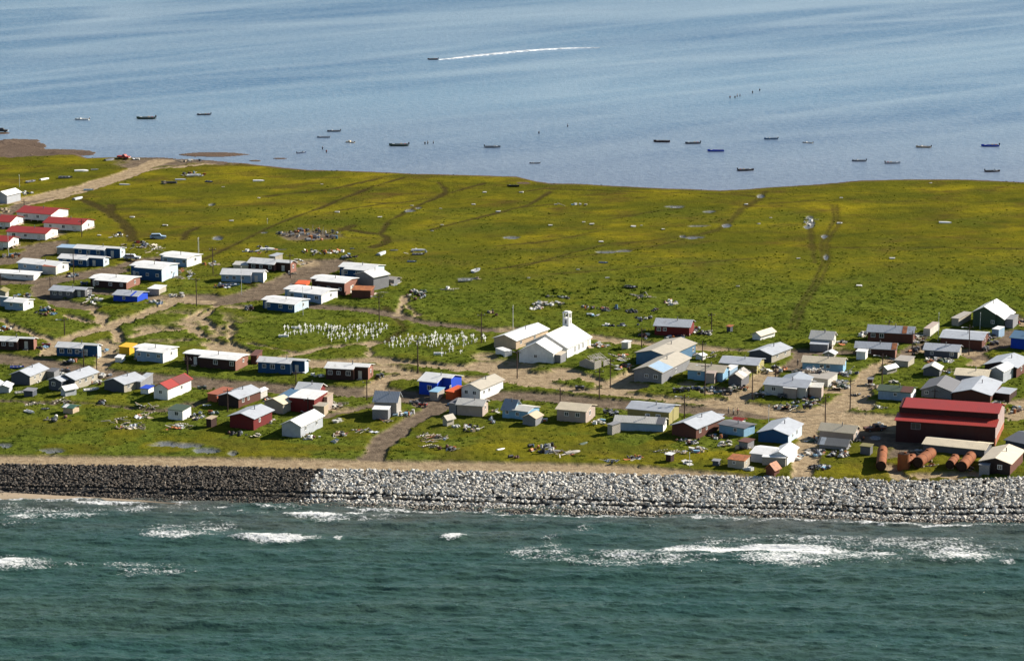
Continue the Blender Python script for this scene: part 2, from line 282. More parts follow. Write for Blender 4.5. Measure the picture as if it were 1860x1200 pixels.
for e in [(20,1023,85,17,1.6),(75,1018,30,10,.8),(45,940,38,9,1.2),(85,938,26,3,1.3),(130,938,75,9,1.1),(165,938,36,7,.7),(320,970,78,10,1.4),(300,962,60,18,.9),(390,955,60,16,.8),(350,958,110,22,.5),(500,978,92,8,1.9),(450,973,40,9,1),(540,980,60,6,1.3),(613,979,12,5,1.4),
          (570,938,70,7,1.9),(600,942,50,8,1.2),(690,940,60,8,.9),(640,936,30,3,1.4),(822,977,26,5,1.9,-.08),(910,938,20,5,1.0),(960,943,40,9,.55),(1000,935,22,3,1),(1060,957,28,6,.7),(1050,937,28,3,1.4),(1000,985,26,22,.75,-.3),(980,1005,80,16,.9),
          (1090,1018,130,14,.85),(1150,1005,110,12,1.0),(1240,1000,60,9,1.6),(1300,997,130,7,1.9),(1400,997,140,7,2.2),(1480,999,90,8,1.7),(1220,1012,110,18,.9),(1420,1012,110,20,1.2),(1560,1008,130,18,1.0),(1330,985,130,14,.7),(1500,980,200,12,.8),(1640,985,170,16,.9),(1740,1005,100,20,1.2),(1700,995,170,22,.8),(1800,1005,60,14,.8),
          (1830,1018,20,4,1.2),(230,1022,100,8,.85),(290,1038,90,12,.8),(240,1035,50,10,.7),(330,1041,50,7,.6),(130,1026,20,5,.7),(437,928,10,2,1.4),(370,930,12,2,1.4),(310,931,8,1.6,1.3),(20,922,30,7,.9),(100,914,50,4,.9),(200,914,100,4,1.6),(270,922,24,6,1.2),(90,926,150,11,.75),(230,922,200,8,.75),(420,932,120,6,.5),(30,948,80,10,.5),(1260,940,40,4,.8),(1400,945,60,3,.6),(1540,945,40,3,.8),(400,918,30,2.5,1.1),(1190,957,30,6,.3),(555,1055,0.1,.1),(810,1056,8,2,.9)]:
    foam = np.maximum(foam, sell(*e)); 
bx, by = curve(BOTL, SEA); wl = SY-np.interp(SX, bx, by); nf = fbm(SX/3, SY/3, 30, 3)
foam = foam*1.12
foam = np.where((SU > 880) & (SV > 970) & (SV < 1040), foam*1.1, foam)
foam = np.maximum(foam, (1.5-np.abs(wl+1.2+(nf-.5)*4)*.9)*ss(.2, .5, fbm(SX/12, SY/30, 31, 2))*1.0)
for e in [(50,1014,75,5),(320,965,90,5),(500,974,100,5),(600,934,90,5),(1350,992,220,5),(1650,978,160,4),(130,936,90,4),(1000,1024,120,4),(822,974,30,4),(560,932,60,4),(500,935,500,5),(1000,938,500,4),(700,1024,300,4),(1100,1046,280,4),(1560,1052,300,4),(400,1068,300,4)]: ridge = np.maximum(ridge, sell(*e))
SZ = SZ+ridge*.38+np.clip(foam, 0, 1)*.12
near = 1-ss(0, 34, -wl)
si = np.arange(SX.size).reshape(SX.shape); sq = np.stack([si[:-1, :-1], si[1:, :-1], si[1:, 1:], si[:-1, 1:]], -1).reshape(-1, 4)
sq = sq[wl.ravel()[sq].mean(1) < 9]
m, nt, bs, L = newmat('sea_water')
tc = N(nt, 'ShaderNodeTexCoord').outputs['Object']
turb = mixc(nt, noise(nt, .05, 4, .6, tc, (.4, 1, 1)), (.012, .060, .053), (.050, .078, .052))
sed = ramp(nt, noise(nt, .07, 4, .6, tc, (.35, 1, 1)), (.36, .15), (.6, 1.))
turb = mixc(nt, math_(nt, 'MULTIPLY', attr(nt, 'near'), sed), turb, (.080, .088, .072))
fv = attr(nt, 'foam'); lac = noise(nt, 1.7, 7, .85, tc, (1.0, .55, 1, .6)); vor = N(nt, 'ShaderNodeTexVoronoi', feature='DISTANCE_TO_EDGE'); vor.inputs['Scale'].default_value = 1.1; L(tc, vor.inputs[0])
lac2 = noise(nt, .33, 4, .6, tc, (.5, 1, 1, .2)); fm = math_(nt, 'ADD', math_(nt, 'MULTIPLY', fv, .62), math_(nt, 'MULTIPLY', math_(nt, 'SUBTRACT', lac, .5), 3.8)); fm = math_(nt, 'ADD', fm, math_(nt, 'MULTIPLY', math_(nt, 'SUBTRACT', lac2, .5), 1.5))
fm = math_(nt, 'SUBTRACT', fm, math_(nt, 'MULTIPLY', vor.outputs[0], .9))
fm = math_(nt, 'MULTIPLY', ramp(nt, fm, (.46, 0.), (1.0, .92)), ramp(nt, fv, (.0, 0.), (.35, 1.)))
L(mixc(nt, fm, turb, (.74, .74, .72)), bs.inputs['Base Color'])
r2 = N(nt, 'ShaderNodeMapRange'); r2.inputs[3].default_value = .16; r2.inputs[4].default_value = .9; L(fm, r2.inputs[0]); L(r2.outputs[0], bs.inputs['Roughness']); bs.inputs['IOR'].default_value = 1.33
w1 = noise(nt, .8, 5, .65, tc, (.45, 1, 1, .14)); w2 = noise(nt, 2.4, 3, .6, tc, (.6, 1, 1, -.1))
bump(nt, bs, math_(nt, 'ADD', w1, math_(nt, 'MULTIPLY', w2, .35)), .9, .45)
o = link('sea', mesh_np('sea', np.stack([SX.ravel(), SY.ravel(), SZ.ravel()], 1), sq, m, dict(foam=foam, near=near))); tag(o, kind='structure')
# ---------------------------------------------------------------- sea wall
xs = np.arange(-240, 2130, 8); TP = np.array([P(a, np.interp(a, *zip(*TOPL)), .3) for a in xs]); BT = np.array([P(a, np.interp(a, *zip(*BOTL)), SEA) for a in xs])
def prof(v):   # height fraction down the slope: slope, flat ledge, slope
    return np.interp(v, [0, .03, .60, .66, .70, .76, .80, 1.0, 1.2], [0, .02, .64, .72, .76, .86, .90, 1.0, 1.2])
def wall_pt(x, v, up=0):
    t = np.array([np.interp(x, xs, TP[:, k]) for k in range(3)]); b = np.array([np.interp(x, xs, BT[:, k]) for k in range(3)])
    p = t+(b-t)*v; p[2] = t[2]+(b[2]-t[2])*prof(v)+up; return p
vs = np.array([-.06, 0, .03, .2, .4, .6, .66, .70, .78, .82, .9, 1, 1.2]); co = []
for a in xs:
    for v in vs: co.append(wall_pt(a, v, -.35 if v > 0 else -.22))
n_ = len(vs); ii = np.arange(len(xs)*n_).reshape(len(xs), n_); q = np.stack([ii[:-1, :-1], ii[:-1, 1:], ii[1:, 1:], ii[1:, :-1]], -1).reshape(-1, 4)
m, nt, bs, L = newmat('wall_bed'); tcw = N(nt, 'ShaderNodeTexCoord').outputs['Object']
sx_ = N(nt, 'ShaderNodeSeparateXYZ'); L(tcw, sx_.inputs[0]); rg = N(nt, 'ShaderNodeMapRange'); rg.inputs[1].default_value = -48; rg.inputs[2].default_value = -44; L(sx_.outputs[0], rg.inputs[0])
L(mixc(nt, rg.outputs[0], mixc(nt, noise(nt, 1.5, 4), (.018, .017, .016), (.05, .046, .04)), mixc(nt, noise(nt, 1.5, 4), (.03, .028, .025), (.075, .07, .062))), bs.inputs['Base Color']); bs.inputs['Roughness'].default_value = .95
tag(link('sea_wall_bank', mesh_np('sea_wall_bank', co, q, m)), kind='structure')
# sand beach at the left foot
m, nt, bs, L = newmat('beach_sand'); L(mixc(nt, noise(nt, .6, 5), (.30, .22, .14), (.42, .33, .22)), bs.inputs['Base Color']); bs.inputs['Roughness'].default_value = .95
bb = [(-80,890,.35),(0,893,.35),(100,899,.33),(180,903,.3),(260,908,.28),(330,914,.2)]; b2 = [(-80,906,-.25),(0,911,-.2),(100,912,-.2),(180,912,-.2),(260,915,-.2),(330,918,-.2)]
co = []; 
for (a, b, c), (d, e, f_) in zip(bb, b2):
    for t_ in (0, .35, .7, 1): co.append(P(a+(d-a)*t_, b+(e-b)*t_, SEA+c+(f_-c)*t_+.15*(t_ < .9)))
ii = np.arange(len(co)).reshape(-1, 4); q = np.stack([ii[:-1, :-1], ii[:-1, 1:], ii[1:, 1:], ii[1:, :-1]], -1).reshape(-1, 4)
tag(link('beach', mesh_np('beach', co, q, m)), kind='structure')
# armour rock
def ico(sub=1):
    bm = bmesh.new(); bmesh.ops.create_icosphere(bm, subdivisions=sub, radius=1); bm.verts.ensure_lookup_table()
    v = np.array([x.co[:] for x in bm.verts]); f = np.array([[y.index for y in x.verts] for x in bm.faces]); bm.free(); return v, f
IV, IF = ico(1); IV2, IF2 = ico(2)
SHP = []
for k in range(16):
    bm = bmesh.new(); n_p = int(rng.integers(9, 15)); d = rng.normal(size=(n_p, 3)); d /= np.linalg.norm(d, axis=1)[:, None]; d *= rng.uniform(.8, 1.15, (n_p, 1))*np.array([rng.uniform(.9, 1.4), rng.uniform(.75, 1.), rng.uniform(.6, .95)])
    for q in d: bm.verts.new(q)
    r = bmesh.ops.convex_hull(bm, input=bm.verts); bmesh.ops.delete(bm, geom=[g for g in r['geom_interior'] if isinstance(g, bmesh.types.BMVert)], context='VERTS')
    bmesh.ops.triangulate(bm, faces=bm.faces); bmesh.ops.recalc_face_normals(bm, faces=bm.faces); bm.verts.index_update()
    SHP.append((np.array([v.co[:] for v in bm.verts]), np.array([[v.index for v in f.verts] for f in bm.faces]))); bm.free()
m, nt, bs, L = newmat('armour_rock'); tn = attr(nt, 'tone'); tcw = N(nt, 'ShaderNodeTexCoord').outputs['Object']
g = ramp(nt, tn, (0, (.012, .012, .013)), (.18, (.055, .043, .032)), (.32, (.12, .088, .060)), (.5, (.33, .29, .23)), (.8, (.56, .53, .47)), (1., (.70, .68, .62)))
g = mixc(nt, ramp(nt, noise(nt, 2.2, 4, .7, tcw), (.3, 0.), (.75, .5)), g, (.10, .085, .065))
L(g, bs.inputs['Base Color']); bs.inputs['Roughness'].default_value = .85; ROCKM = m
rocks = []
def add_rocks(x0, x1, dens, dark):
    Lm = np.linalg.norm(wall_pt(x1, 0)-wall_pt(x0, 0)); n = int(Lm*26*dens)
    for _ in range(n):
        x = rng.uniform(x0, x1); v = rng.uniform(0, 1.03)
        bd = 586-35*(v)-3+rng.normal(0, 6)      # the dark/pale seam
        if (x < bd) != dark: continue
        if (.610 < v < .660 or .712 < v < .765): continue
        sz = (rng.uniform(.24, .44) if dark else rng.choice([.30,.38,.46,.56])*rng.uniform(.85,1.15))*(1 if v < .83 else .72)
        p = wall_pt(x, v, rng.uniform(-.1, .25)*sz)
        if dark: tone = rng.choice([.06, .14, .2, .27, .32, .42], p=[.2, .26, .22, .17, .11, .04])*rng.uniform(.8, 1.15)
        else: tone = np.clip(rng.normal(.78, .14), .35, 1)*(1 if rng.random() > .05 else .45)
        if v > .88 and not dark: tone *= rng.uniform(.3, .8)
        if .60 < v < .655 or .75 < v < .79: tone *= 1.08; 
        rocks.append((p, sz, tone, rng.integers(16), rng.uniform(0, 6.28), rng.uniform(-.5, .5), dark))
add_rocks(-230, 600, 3.7, True); add_rocks(540, 2120, 3.5, False)
rocks.sort(key=lambda r: -r[1])
def rot(sh, a, b):
    ca, sa, cb, sb = math.cos(a), math.sin(a), math.cos(b), math.sin(b)
    return sh@np.array([[ca, -sa, 0], [sa, ca, 0], [0, 0, 1]]).T@np.array([[1, 0, 0], [0, cb, -sb], [0, sb, cb]]).T
sel = [r for r in rocks if not r[6] and 0 < PX(*r[0])[0] < 1860][:300]; selid = {id(r) for r in sel}
rest = [r for r in rocks if id(r) not in selid]
for nm, dk in (('dark_rock_armour', True), ('pale_rock_armour', False)):
    rs = [r for r in rest if r[6] == dk]; ks_ = [len(SHP[r[3]][0]) for r in rs]; offs = np.cumsum([0]+ks_[:-1])
    co = np.concatenate([rot(SHP[r[3]][0], r[4], r[5])*r[1]+r[0] for r in rs]); fa = np.concatenate([SHP[r[3]][1]+o_ for r, o_ in zip(rs, offs)])
    tag(link(nm, mesh_np(nm, co, fa, ROCKM, dict(tone=np.repeat([r[2] for r in rs], ks_)), smooth=False)), ('small dark brown boulders' if dk else 'pale grey boulders')+' packed over the sea wall slope', 'rocks', kind='stuff')
BM = {}
for r in sel:
    key = (r[3] % 6, round(r[2]*4)/4)
    if key not in BM: BM[key] = mesh_np('boulder', *SHP[key[0]], ROCKM, dict(tone=np.full(len(SHP[key[0]][0]), key[1])), smooth=False)
    o = link('boulder', BM[key]); o.location = r[0]; o.scale = (r[1],)*3; o.rotation_euler = (r[5], 0, r[4])
    tag(o, 'one of the largest pale grey boulders in the sea wall slope', 'boulder', 'largest boulders of the sea wall')
# ---------------------------------------------------------------- materials for built things
MC = {}
def paint(key, col, rough=.8, kind='plain', spec=.3, dirt=.6, col2=None):
    """kind: plain, siding (horizontal boards), vert (vertical boards), corr (ribbed sheet roof), rust"""
    k = (key, kind)
    if k in MC: return MC[k]
    m, nt, bs, L = newmat(key); tc = N(nt, 'ShaderNodeTexCoord').outputs['Object']
    oi = N(nt, 'ShaderNodeObjectInfo'); off = N(nt, 'ShaderNodeVectorMath', operation='ADD'); L(tc, off.inputs[0])
    sc = N(nt, 'ShaderNodeVectorMath', operation='SCALE'); L(oi.outputs['Location'], sc.inputs[0]); sc.inputs['Scale'].default_value = 1.37; L(sc.outputs[0], off.inputs[1]); v = off.outputs[0]
    c2 = col2 or tuple(x*.55+.02 for x in col)
    a = ramp(nt, noise(nt, .7, 5, .65, v), (.35, 0.), (.75, dirt)); g = mixc(nt, a, tuple(col), c2)
    g = mixc(nt, ramp(nt, noise(nt, 2.2, 3, .7, v, (2.5, 2.5, .35)), (.52, 0.), (.85, dirt*.8)), g, tuple(x*.45 for x in col))
    if kind in ('siding', 'vert', 'corr'):
        wv = N(nt, 'ShaderNodeTexWave', wave_type='BANDS', bands_direction={'siding': 'Z', 'vert': 'DIAGONAL', 'corr': 'X'}[kind]); wv.inputs['Scale'].default_value = {'siding': 1.6, 'vert': .9, 'corr': .8}[kind]
        wv.inputs['Distortion'].default_value = .1; L(tc, wv.inputs[0]); g = mixc(nt, math_(nt, 'MULTIPLY', ramp(nt, wv.outputs['Fac'], (.0, 1.), (.25, 0.)), .28 if kind != 'corr' else .12), g, tuple(x*.35 for x in col))
        bump(nt, bs, wv.outputs['Fac'], .4, .03)
    if key.startswith('roof_') and key[5:] in ('lgrey', 'zinc', 'offwhite', 'white', 'sand', 'cream'): g = mixc(nt, ramp(nt, noise(nt, .55, 6, .75, v, (1.6, .5, 1)), (.56, 0.), (.74, .55)), g, (.16, .12, .10))
    if kind == 'rust': g = mixc(nt, ramp(nt, noise(nt, 1.1, 6, .7, v), (.42, 0.), (.62, 1.)), g, (.16, .055, .022))
    L(g, bs.inputs['Base Color']); bs.inputs['Roughness'].default_value = rough; bs.inputs['Specular IOR Level'].default_value = spec
    MC[k] = m; return m
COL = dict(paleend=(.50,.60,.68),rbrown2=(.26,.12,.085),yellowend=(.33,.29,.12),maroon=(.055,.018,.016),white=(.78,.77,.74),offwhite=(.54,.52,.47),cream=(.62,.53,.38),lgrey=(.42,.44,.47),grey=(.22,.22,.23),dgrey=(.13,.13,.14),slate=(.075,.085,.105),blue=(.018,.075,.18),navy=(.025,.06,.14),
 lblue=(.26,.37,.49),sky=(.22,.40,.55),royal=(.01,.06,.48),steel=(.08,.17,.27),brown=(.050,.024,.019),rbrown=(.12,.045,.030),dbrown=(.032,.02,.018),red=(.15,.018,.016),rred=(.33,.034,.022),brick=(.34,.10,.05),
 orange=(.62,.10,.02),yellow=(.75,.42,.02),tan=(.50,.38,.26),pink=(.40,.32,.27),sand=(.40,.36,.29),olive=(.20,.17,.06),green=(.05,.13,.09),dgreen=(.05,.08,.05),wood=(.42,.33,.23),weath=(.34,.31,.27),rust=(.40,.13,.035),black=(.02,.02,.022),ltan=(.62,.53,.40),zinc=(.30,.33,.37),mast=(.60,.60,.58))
def WM(c): return paint('wall_'+c, COL[c], .85, 'vert' if c in ('weath', 'wood', 'grey') else 'siding', .2)
def RM(c):
    k = 'rust' if c == 'rust' else 'corr'
    return paint('roof_'+c, COL[c], .45 if c in ('white', 'lgrey', 'zinc', 'rred') else .7, k, .4, .45)
def PM(c): return paint('paint_'+c, COL[c], .6, 'plain', .4, .2)
mg, ntg, bsg, Lg = newmat('window_glass'); bsg.inputs['Base Color'].default_value = (.03, .04, .05, 1); bsg.inputs['Roughness'].default_value = .12
GLASS = mg
def bmobj(name, bm, mat, parent=None, smooth=False):
    bmesh.ops.recalc_face_normals(bm, faces=bm.faces); me = bpy.data.meshes.new(name); bm.to_mesh(me); bm.free(); me.materials.append(mat)
    if smooth: me.polygons.foreach_set('use_smooth', [True]*len(me.polygons))
    return link(name, me, parent)
def box(bm, x0, x1, y0, y1, z0, z1, mtx=None):
    vs = [bm.verts.new((x, y, z)) for z in (z0, z1) for x, y in ((x0, y0), (x1, y0), (x1, y1), (x0, y1))]
    for f in ((0,1,2,3),(4,5,6,7),(0,1,5,4),(1,2,6,5),(2,3,7,6),(3,0,4,7)): bm.faces.new([vs[i] for i in f])
    if mtx: bmesh.ops.transform(bm, matrix=mtx, verts=vs)
    return vs
def prism(bm, prof, a0, a1, axis):
    """profile of (s, z) swept from a0 to a1; axis 'x': s is y; axis 'y': s is x"""
    mk = (lambda s, a, z: (a, s, z)) if axis == 'x' else (lambda s, a, z: (s, a, z))
    A = [bm.verts.new(mk(s, a0, z)) for s, z in prof]; B = [bm.verts.new(mk(s, a1, z)) for s, z in prof]; n = len(prof)
    bm.faces.new(A); bm.faces.new(B[::-1])
    for i in range(n): bm.faces.new((A[i], A[(i+1) % n], B[(i+1) % n], B[i]))
def tube(bm, p0, p1, r0, r1=None, n=8, cap=True):
    r1 = r0 if r1 is None else r1; p0, p1 = Vector(p0), Vector(p1); d = (p1-p0).normalized(); q = d.to_track_quat('Z', 'Y')
    R = [[bm.verts.new(p+q@Vector((math.cos(2*math.pi*i/n)*r, math.sin(2*math.pi*i/n)*r, 0))) for i in range(n)] for p, r in ((p0, r0), (p1, r1))]
    for i in range(n): bm.faces.new((R[0][i], R[0][(i+1) % n], R[1][(i+1) % n], R[1][i]))
    if cap: bm.faces.new(R[0][::-1]); bm.faces.new(R[1])
def roof_slab(bm, s0, z0, s1, z1, a0, a1, axis, t=.13):
    prism(bm, [(s0, z0), (s1, z1), (s1, z1+t), (s0, z0+t)], a0, a1, axis)
def solid(parent, L, W, h, rt, rise, wc, rc, notch=None, ov=.4, wname='wall', rname='roof', base=-.7, roofparent=None, patch=None):
    bw, br = bmesh.new(), bmesh.new()
    if rt == 'F':
        sl = rise/(W/2); z = lambda y: h+rise-abs(y-W/2)*sl; blocks = [(0, L, 0)]
        if notch:
            s, f, d = notch; blocks = [(0, L*(1-f), 0), (L*(1-f), L, d)] if s == 'R' else [(L*f, L, 0), (0, L*f, d)]
        for i, (x0, x1, y0) in enumerate(blocks):
            prism(bw, [(y0, base), (y0, z(y0)-.01), (W/2, h+rise-.01), (W, h-.01), (W, base)], x0+.002*i, x1-.002*i, 'x')
            o0 = ov if x0 < .01 else (ov*.5 if i == 0 else 0); o1 = ov if x1 > L-.01 else (ov*.5 if i == 0 else 0)
            yy = y0-ov; roof_slab(br, yy, z(y0)-ov*sl, W/2, h+rise, x0-o0, x1+o1, 'x', .13-.004*i); roof_slab(br, W+ov, h-ov*sl, W/2, h+rise, x0-o0, x1+o1, 'x', .13-.004*i)
    elif rt == 'G':
        sl = rise/(L/2); prism(bw, [(0, base), (0, h-.01), (L/2, h+rise-.01), (L, h-.01), (L, base)], 0, W, 'y')
        roof_slab(br, -ov, h-ov*sl, L/2, h+rise, -ov, W+ov, 'y'); roof_slab(br, L+ov, h-ov*sl, L/2, h+rise, -ov, W+ov, 'y')
    elif rt == 'S':      # shed roof rising to the back
        prism(bw, [(0, base), (0, h-.01), (W, h+rise-.01), (W, base)], 0, L, 'x'); sl = rise/W
        roof_slab(br, -ov*.6, h-ov*.6*sl, W+ov*.6, h+rise+ov*.6*sl, -ov*.5, L+ov*.5, 'x', .11)
    else:                # 'M' shed roof falling to the right
        prism(bw, [(0, base), (0, h+rise-.01), (L, h-.01), (L, base)], 0, W, 'y'); sl = rise/L
        roof_slab(br, 0, h+rise, L+ov, h-ov*sl, -ov, W+ov, 'y', .13)
    LIT_ENDC = dict(blue='paleend', navy='paleend', brown='rbrown2', lblue='white', dbrown='rbrown', olive='yellowend', slate='sand')  # right end wall: its own paint, with sunlight put into the lighter colour
    o = bmobj(wname, bw, WM(wc), parent)
    if wname == 'wall' and wc in LIT_ENDC and L*W > 30:
        o.data.materials.append(WM(LIT_ENDC[wc]))
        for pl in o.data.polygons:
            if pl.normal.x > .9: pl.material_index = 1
    r = bmobj(rname, br, RM(rc), roofparent if roofparent is not None else parent)
    if patch:
        pc, f0, f1 = patch; bp = bmesh.new()
        if rt == 'F': roof_slab(bp, -ov-.02, h-ov*sl+.135, W/2-.1, h+rise+.135-.1*sl, L*f0, L*f1, 'x', .03)
        else: roof_slab(bp, L+ov+.02, h-ov*sl+.135, L/2+.1, h+rise+.135-.1*sl, W*f0, W*f1, 'y', .03)
        bmobj('roof_patch', bp, RM(pc), r)
    return o, r
def window(parent, wall, pos, z, L, W, wdt=1.15, ht=1.05, fc='white', y0=0):
    b = bmesh.new(); t = .09
    rects = ((-wdt/2, wdt/2, -ht/2, -ht/2+t), (-wdt/2, wdt/2, ht/2-t, ht/2), (-wdt/2, -wdt/2+t, -ht/2+t, ht/2-t), (wdt/2-t, wdt/2, -ht/2+t, ht/2-t), (-.03, .03, -ht/2+t, ht/2-t))
    p = bmesh.new()
    for a, c, e, g in rects:
        if wall == 'F': box(b, pos+a, pos+c, y0-.06, y0-.004, z+e, z+g)
        else: box(b, L+.004, L+.06, pos+a, pos+c, z+e, z+g)
    e = wdt/2-t*.8
    if wall == 'F': box(p, pos-e, pos+e, y0-.03, y0-.003, z-ht/2+t*.8, z+ht/2-t*.8)
    else: box(p, L+.003, L+.03, pos-e, pos+e, z-ht/2+t*.8, z+ht/2-t*.8)
    f = bmobj('window', b, PM(fc), parent); bmobj('pane', p, GLASS, f)
def door(parent, wall, pos, L, y0=0, c='offwhite'):
    b = bmesh.new(); k = bmesh.new(); s = bmesh.new()
    if wall == 'F': box(b, pos-.48, pos+.48, y0-.05, y0-.004, .15, 2.15); box(k, pos+.3, pos+.38, y0-.1, y0-.05, 1.1, 1.18); box(s, pos-.7, pos+.7, y0-1.2, y0-.06, -.6, .12)
    else: box(b, L+.004, L+.05, pos-.48, pos+.48, .15, 2.15); box(k, L+.05, L+.1, pos+.3, pos+.38, 1.1, 1.18); box(s, L+.06, L+1.2, pos-.7, pos+.7, -.6, .12)
    d = bmobj('door', b, PM(c), parent); bmobj('handle', k, PM('black'), d); bmobj('step', s, WM('wood'), parent)
def frame(tile, A, Cc, B):
    a, c, b = [P(*T(tile, q), .1)[:2] for q in (A, Cc, B)]
    v1 = c-a; v2 = b-c; L, W = np.linalg.norm(v1), np.linalg.norm(v2)
    t1 = math.atan2(v1[1], v1[0]); t2 = math.atan2(v2[1], v2[0])-math.pi/2
    d = (t2-t1+math.pi) % (2*math.pi)-math.pi; t = t1+d*W/(L+W)*.5
    ux = np.array([math.cos(t), math.sin(t)]); uy = np.array([-ux[1], ux[0]])
    L = max(v1@ux, 1.0); W = max(v2@uy, 1.0); o = c-ux*L; return o, t, L, W
def hm(tile, Cc, px): y = T(tile, Cc)[1]; return px/TL[tile][2]/(pxm(y)*math.cos(math.atan2(HC, P(0, y)[1])))
def place_z(o, t, L, W):
    ux = np.array([math.cos(t), math.sin(t)]); uy = np.array([-ux[1], ux[0]])
    return min(hgt(*(o+ux*L*a+uy*W*b)) for a in (0, 1) for b in (0, 1))+.1
def building(name, label, cat, tile, A, Cc, B, h, rt, rise, wc, rc, subs=(), win='auto', dr=None, pipe=True, notch=None, patch=None, group=None, ov=.4, stilts=False, winc='white', maxw=None):
    o, t, L, W = frame(tile, A, Cc, B)
    if maxw: W = min(W, maxw)
    z0 = place_z(o, t, L, W); h = hm(tile, Cc, h); rise = hm(tile, Cc, rise)
    e = empty(name, (o[0], o[1], z0), t, label, cat, group)
    y0 = notch[2] if notch else 0
    _, r = solid(e, L, W, h, rt, rise, wc, rc, notch, ov, patch=patch, base=(.5 if stilts else -.7))
    if stilts:
        b = bmesh.new()
        for i in range(int(L/2.4)+1):
            for yy in (.3, W/2, W-.3): x = .3+i*(L-.6)/int(L/2.4); box(b, x-.12, x+.12, yy-.12, yy+.12, -.6, .498)
        bmobj('pilings', b, PM('wood'), e)
        b = bmesh.new(); 
        for k in range(5): box(b, L+.05+k*.3, L+.35+k*.3, W*.25, W*.25+1.2, .6-k*.28, .7-k*.28)
        box(b, L+.02, L+1.4, W*.25+1.22, W*.75, .55, .68)
        for xx in (L+.1, L+1.3):
            box(b, xx, xx+.08, W*.75-.08, W*.75, .68, 1.5); box(b, xx+.001, xx+.079, W*.75-.082, W*.75-.002, -.6, .55)
        bmobj('stairs', b, PM('wood'), e)
    auto_ = win == 'auto' and name == 'house'
    if win == 'auto':
        win = []
        if L > 6: n = 3 if L > 9 else 2; win += [('F', (i+.6)/(n+.2)*(.66 if notch and notch[0] == 'R' else 1)+(notch[1] if notch and notch[0] == 'L' else 0)*.35) for i in range(n)]
        if W > 5: win.append(('B', .6))
    zc = min(h*.6, 1.65)+.1
    for wl_, f in win or ():
        s = min(1, h/2.5)*random.uniform(.85, 1.15); f = min(.93, max(.06, f+random.uniform(-.025, .025)))
        if wl_ == 'F':
            if notch and ((notch[0] == 'R' and f > 1-notch[1]) or (notch[0] == 'L' and f < notch[1])): yy = notch[2]
            else: yy = 0
            window(e, 'F', L*f, zc, L, W, 1.1*s, 1.05*s, winc, yy)
        else: window(e, 'B', W*f, zc, L, W, .95*s, 1.0*s, winc)
    if dr is None and auto_ and L > 8: dr = ('F', .82 if not (notch and notch[0] == 'L') else .1)
    if dr: door(e, dr[0], (L if dr[0] == 'F' else W)*dr[1], L, (notch[2] if notch and dr[0] == 'F' and ((notch[0] == 'R') == (dr[1] > .5)) else 0))
    if pipe and W > 3.5 and rt in 'FGM':
        b = bmesh.new(); x, y = (L*.6, W*.38) if rt == 'F' else (L*.62, W*.55); zt = h+rise*.7
        tube(b, (x, y, zt-.3), (x, y, zt+1.0), .11); tube(b, (x, y, zt+1.0), (x, y, zt+1.12), .18, .05); bmobj('stovepipe', b, PM('dgrey'), r)
    for sb in subs: annex(e, o, t, z0, tile, *sb)
    return e
def annex(e, o, t, z0, tile, A, Cc, B, h, rt, rise, wc, rc, win=()):
    o2, t2, L, W = frame(tile, A, Cc, B); h = hm(tile, Cc, h); rise = hm(tile, Cc, rise)
    d = o2-o; c, s = math.cos(-t), math.sin(-t)
    b = bpy.data.objects.new('annex', None)
    pr = bmesh.new(); 
    # walls carry the placement; roof and windows hang on them
    w_, r_ = solid(e, L, W, h, rt, rise, wc, rc, None, .25, wname='annex')
    r_.name = 'annex_roof'; r_.parent = w_; bpy.data.objects.remove(b); pr.free()
    w_.location = (d[0]*c-d[1]*s+.004, d[0]*s+d[1]*c-.006, -.006); w_.rotation_euler = (0, 0, t2-t)
    for wl_, f in win: window(w_, wl_, (L if wl_ == 'F' else W)*f, min(h*.6, 1.6), L, W, .9, .9)
R = lambda f, d=1.6: ('R', f, d)
Lf = lambda f, d=1.4: ('L', f, d)
# ---------------------------------------------------------------- buildings: corners of the foot of front wall (left, near) and of the right wall (far)
HS, SD = 'house', 'shed'
def H(label, *a, **k): return building(k.pop('n', HS), label, k.pop('cat', 'house'), *a, **k)
def D(label, *a, **k): k.setdefault('pipe', False); k.setdefault('win', None); return building(k.pop('n', SD), label, k.pop('cat', 'shed'), *a, **k)
g1 = 'red roofed houses on pilings'
H('long white house with red roof, farthest of the red roofed row, nearest gravel road', 'T1',(160,205),(455,230),(572,178),72,'F',32,'white','rred',group=g1,stilts=True,win=[('F',.25),('F',.3),('F',.62)])
H('white house with red roof cut by the left edge, behind the middle red roof', 'T1',(-230,268),(92,285),(214,240),60,'F',34,'white','rred',group=g1,stilts=True)
H('white house with red roof and wooden stairs, right end of the red roofed row', 'T1',(398,285),(724,308),(803,262),70,'F',30,'white','rred',group=g1,stilts=True)
H('white house with red roof and timber porch in the middle of the red roofed row', 'T1',(68,368),(407,390),(489,345),70,'F',28,'white','rred',group=g1,stilts=True)
H('white house with red roof at the left edge, nearest of the red roofed row', 'T1',(-250,450),(74,470),(158,432),70,'F',28,'white','rred',group=g1,stilts=True)
D('low tan trailer with open white trimmed top behind the dark blue houses', 'T1',(512,508),(664,516),(684,490),58,'S',2,'sand','lblue')
H('dark blue house with white roof, farther of the two beside the silver car', 'T1',(668,530),(1050,556),(1097,528),74,'F',18,'blue','white',notch=R(.32))
H('dark blue house with white roof and pale blue end wall, in front of its twin', 'T1',(525,602),(900,628),(958,598),72,'F',22,'blue','white',notch=R(.34),dr=('F',.78))
H('white house with white roof and small reddish brown porch roof', 'T1',(165,655),(500,690),(602,655),72,'F',20,'lblue','white',subs=[((378,688),(498,694),(545,675),70,'S',8,'offwhite','brick')])
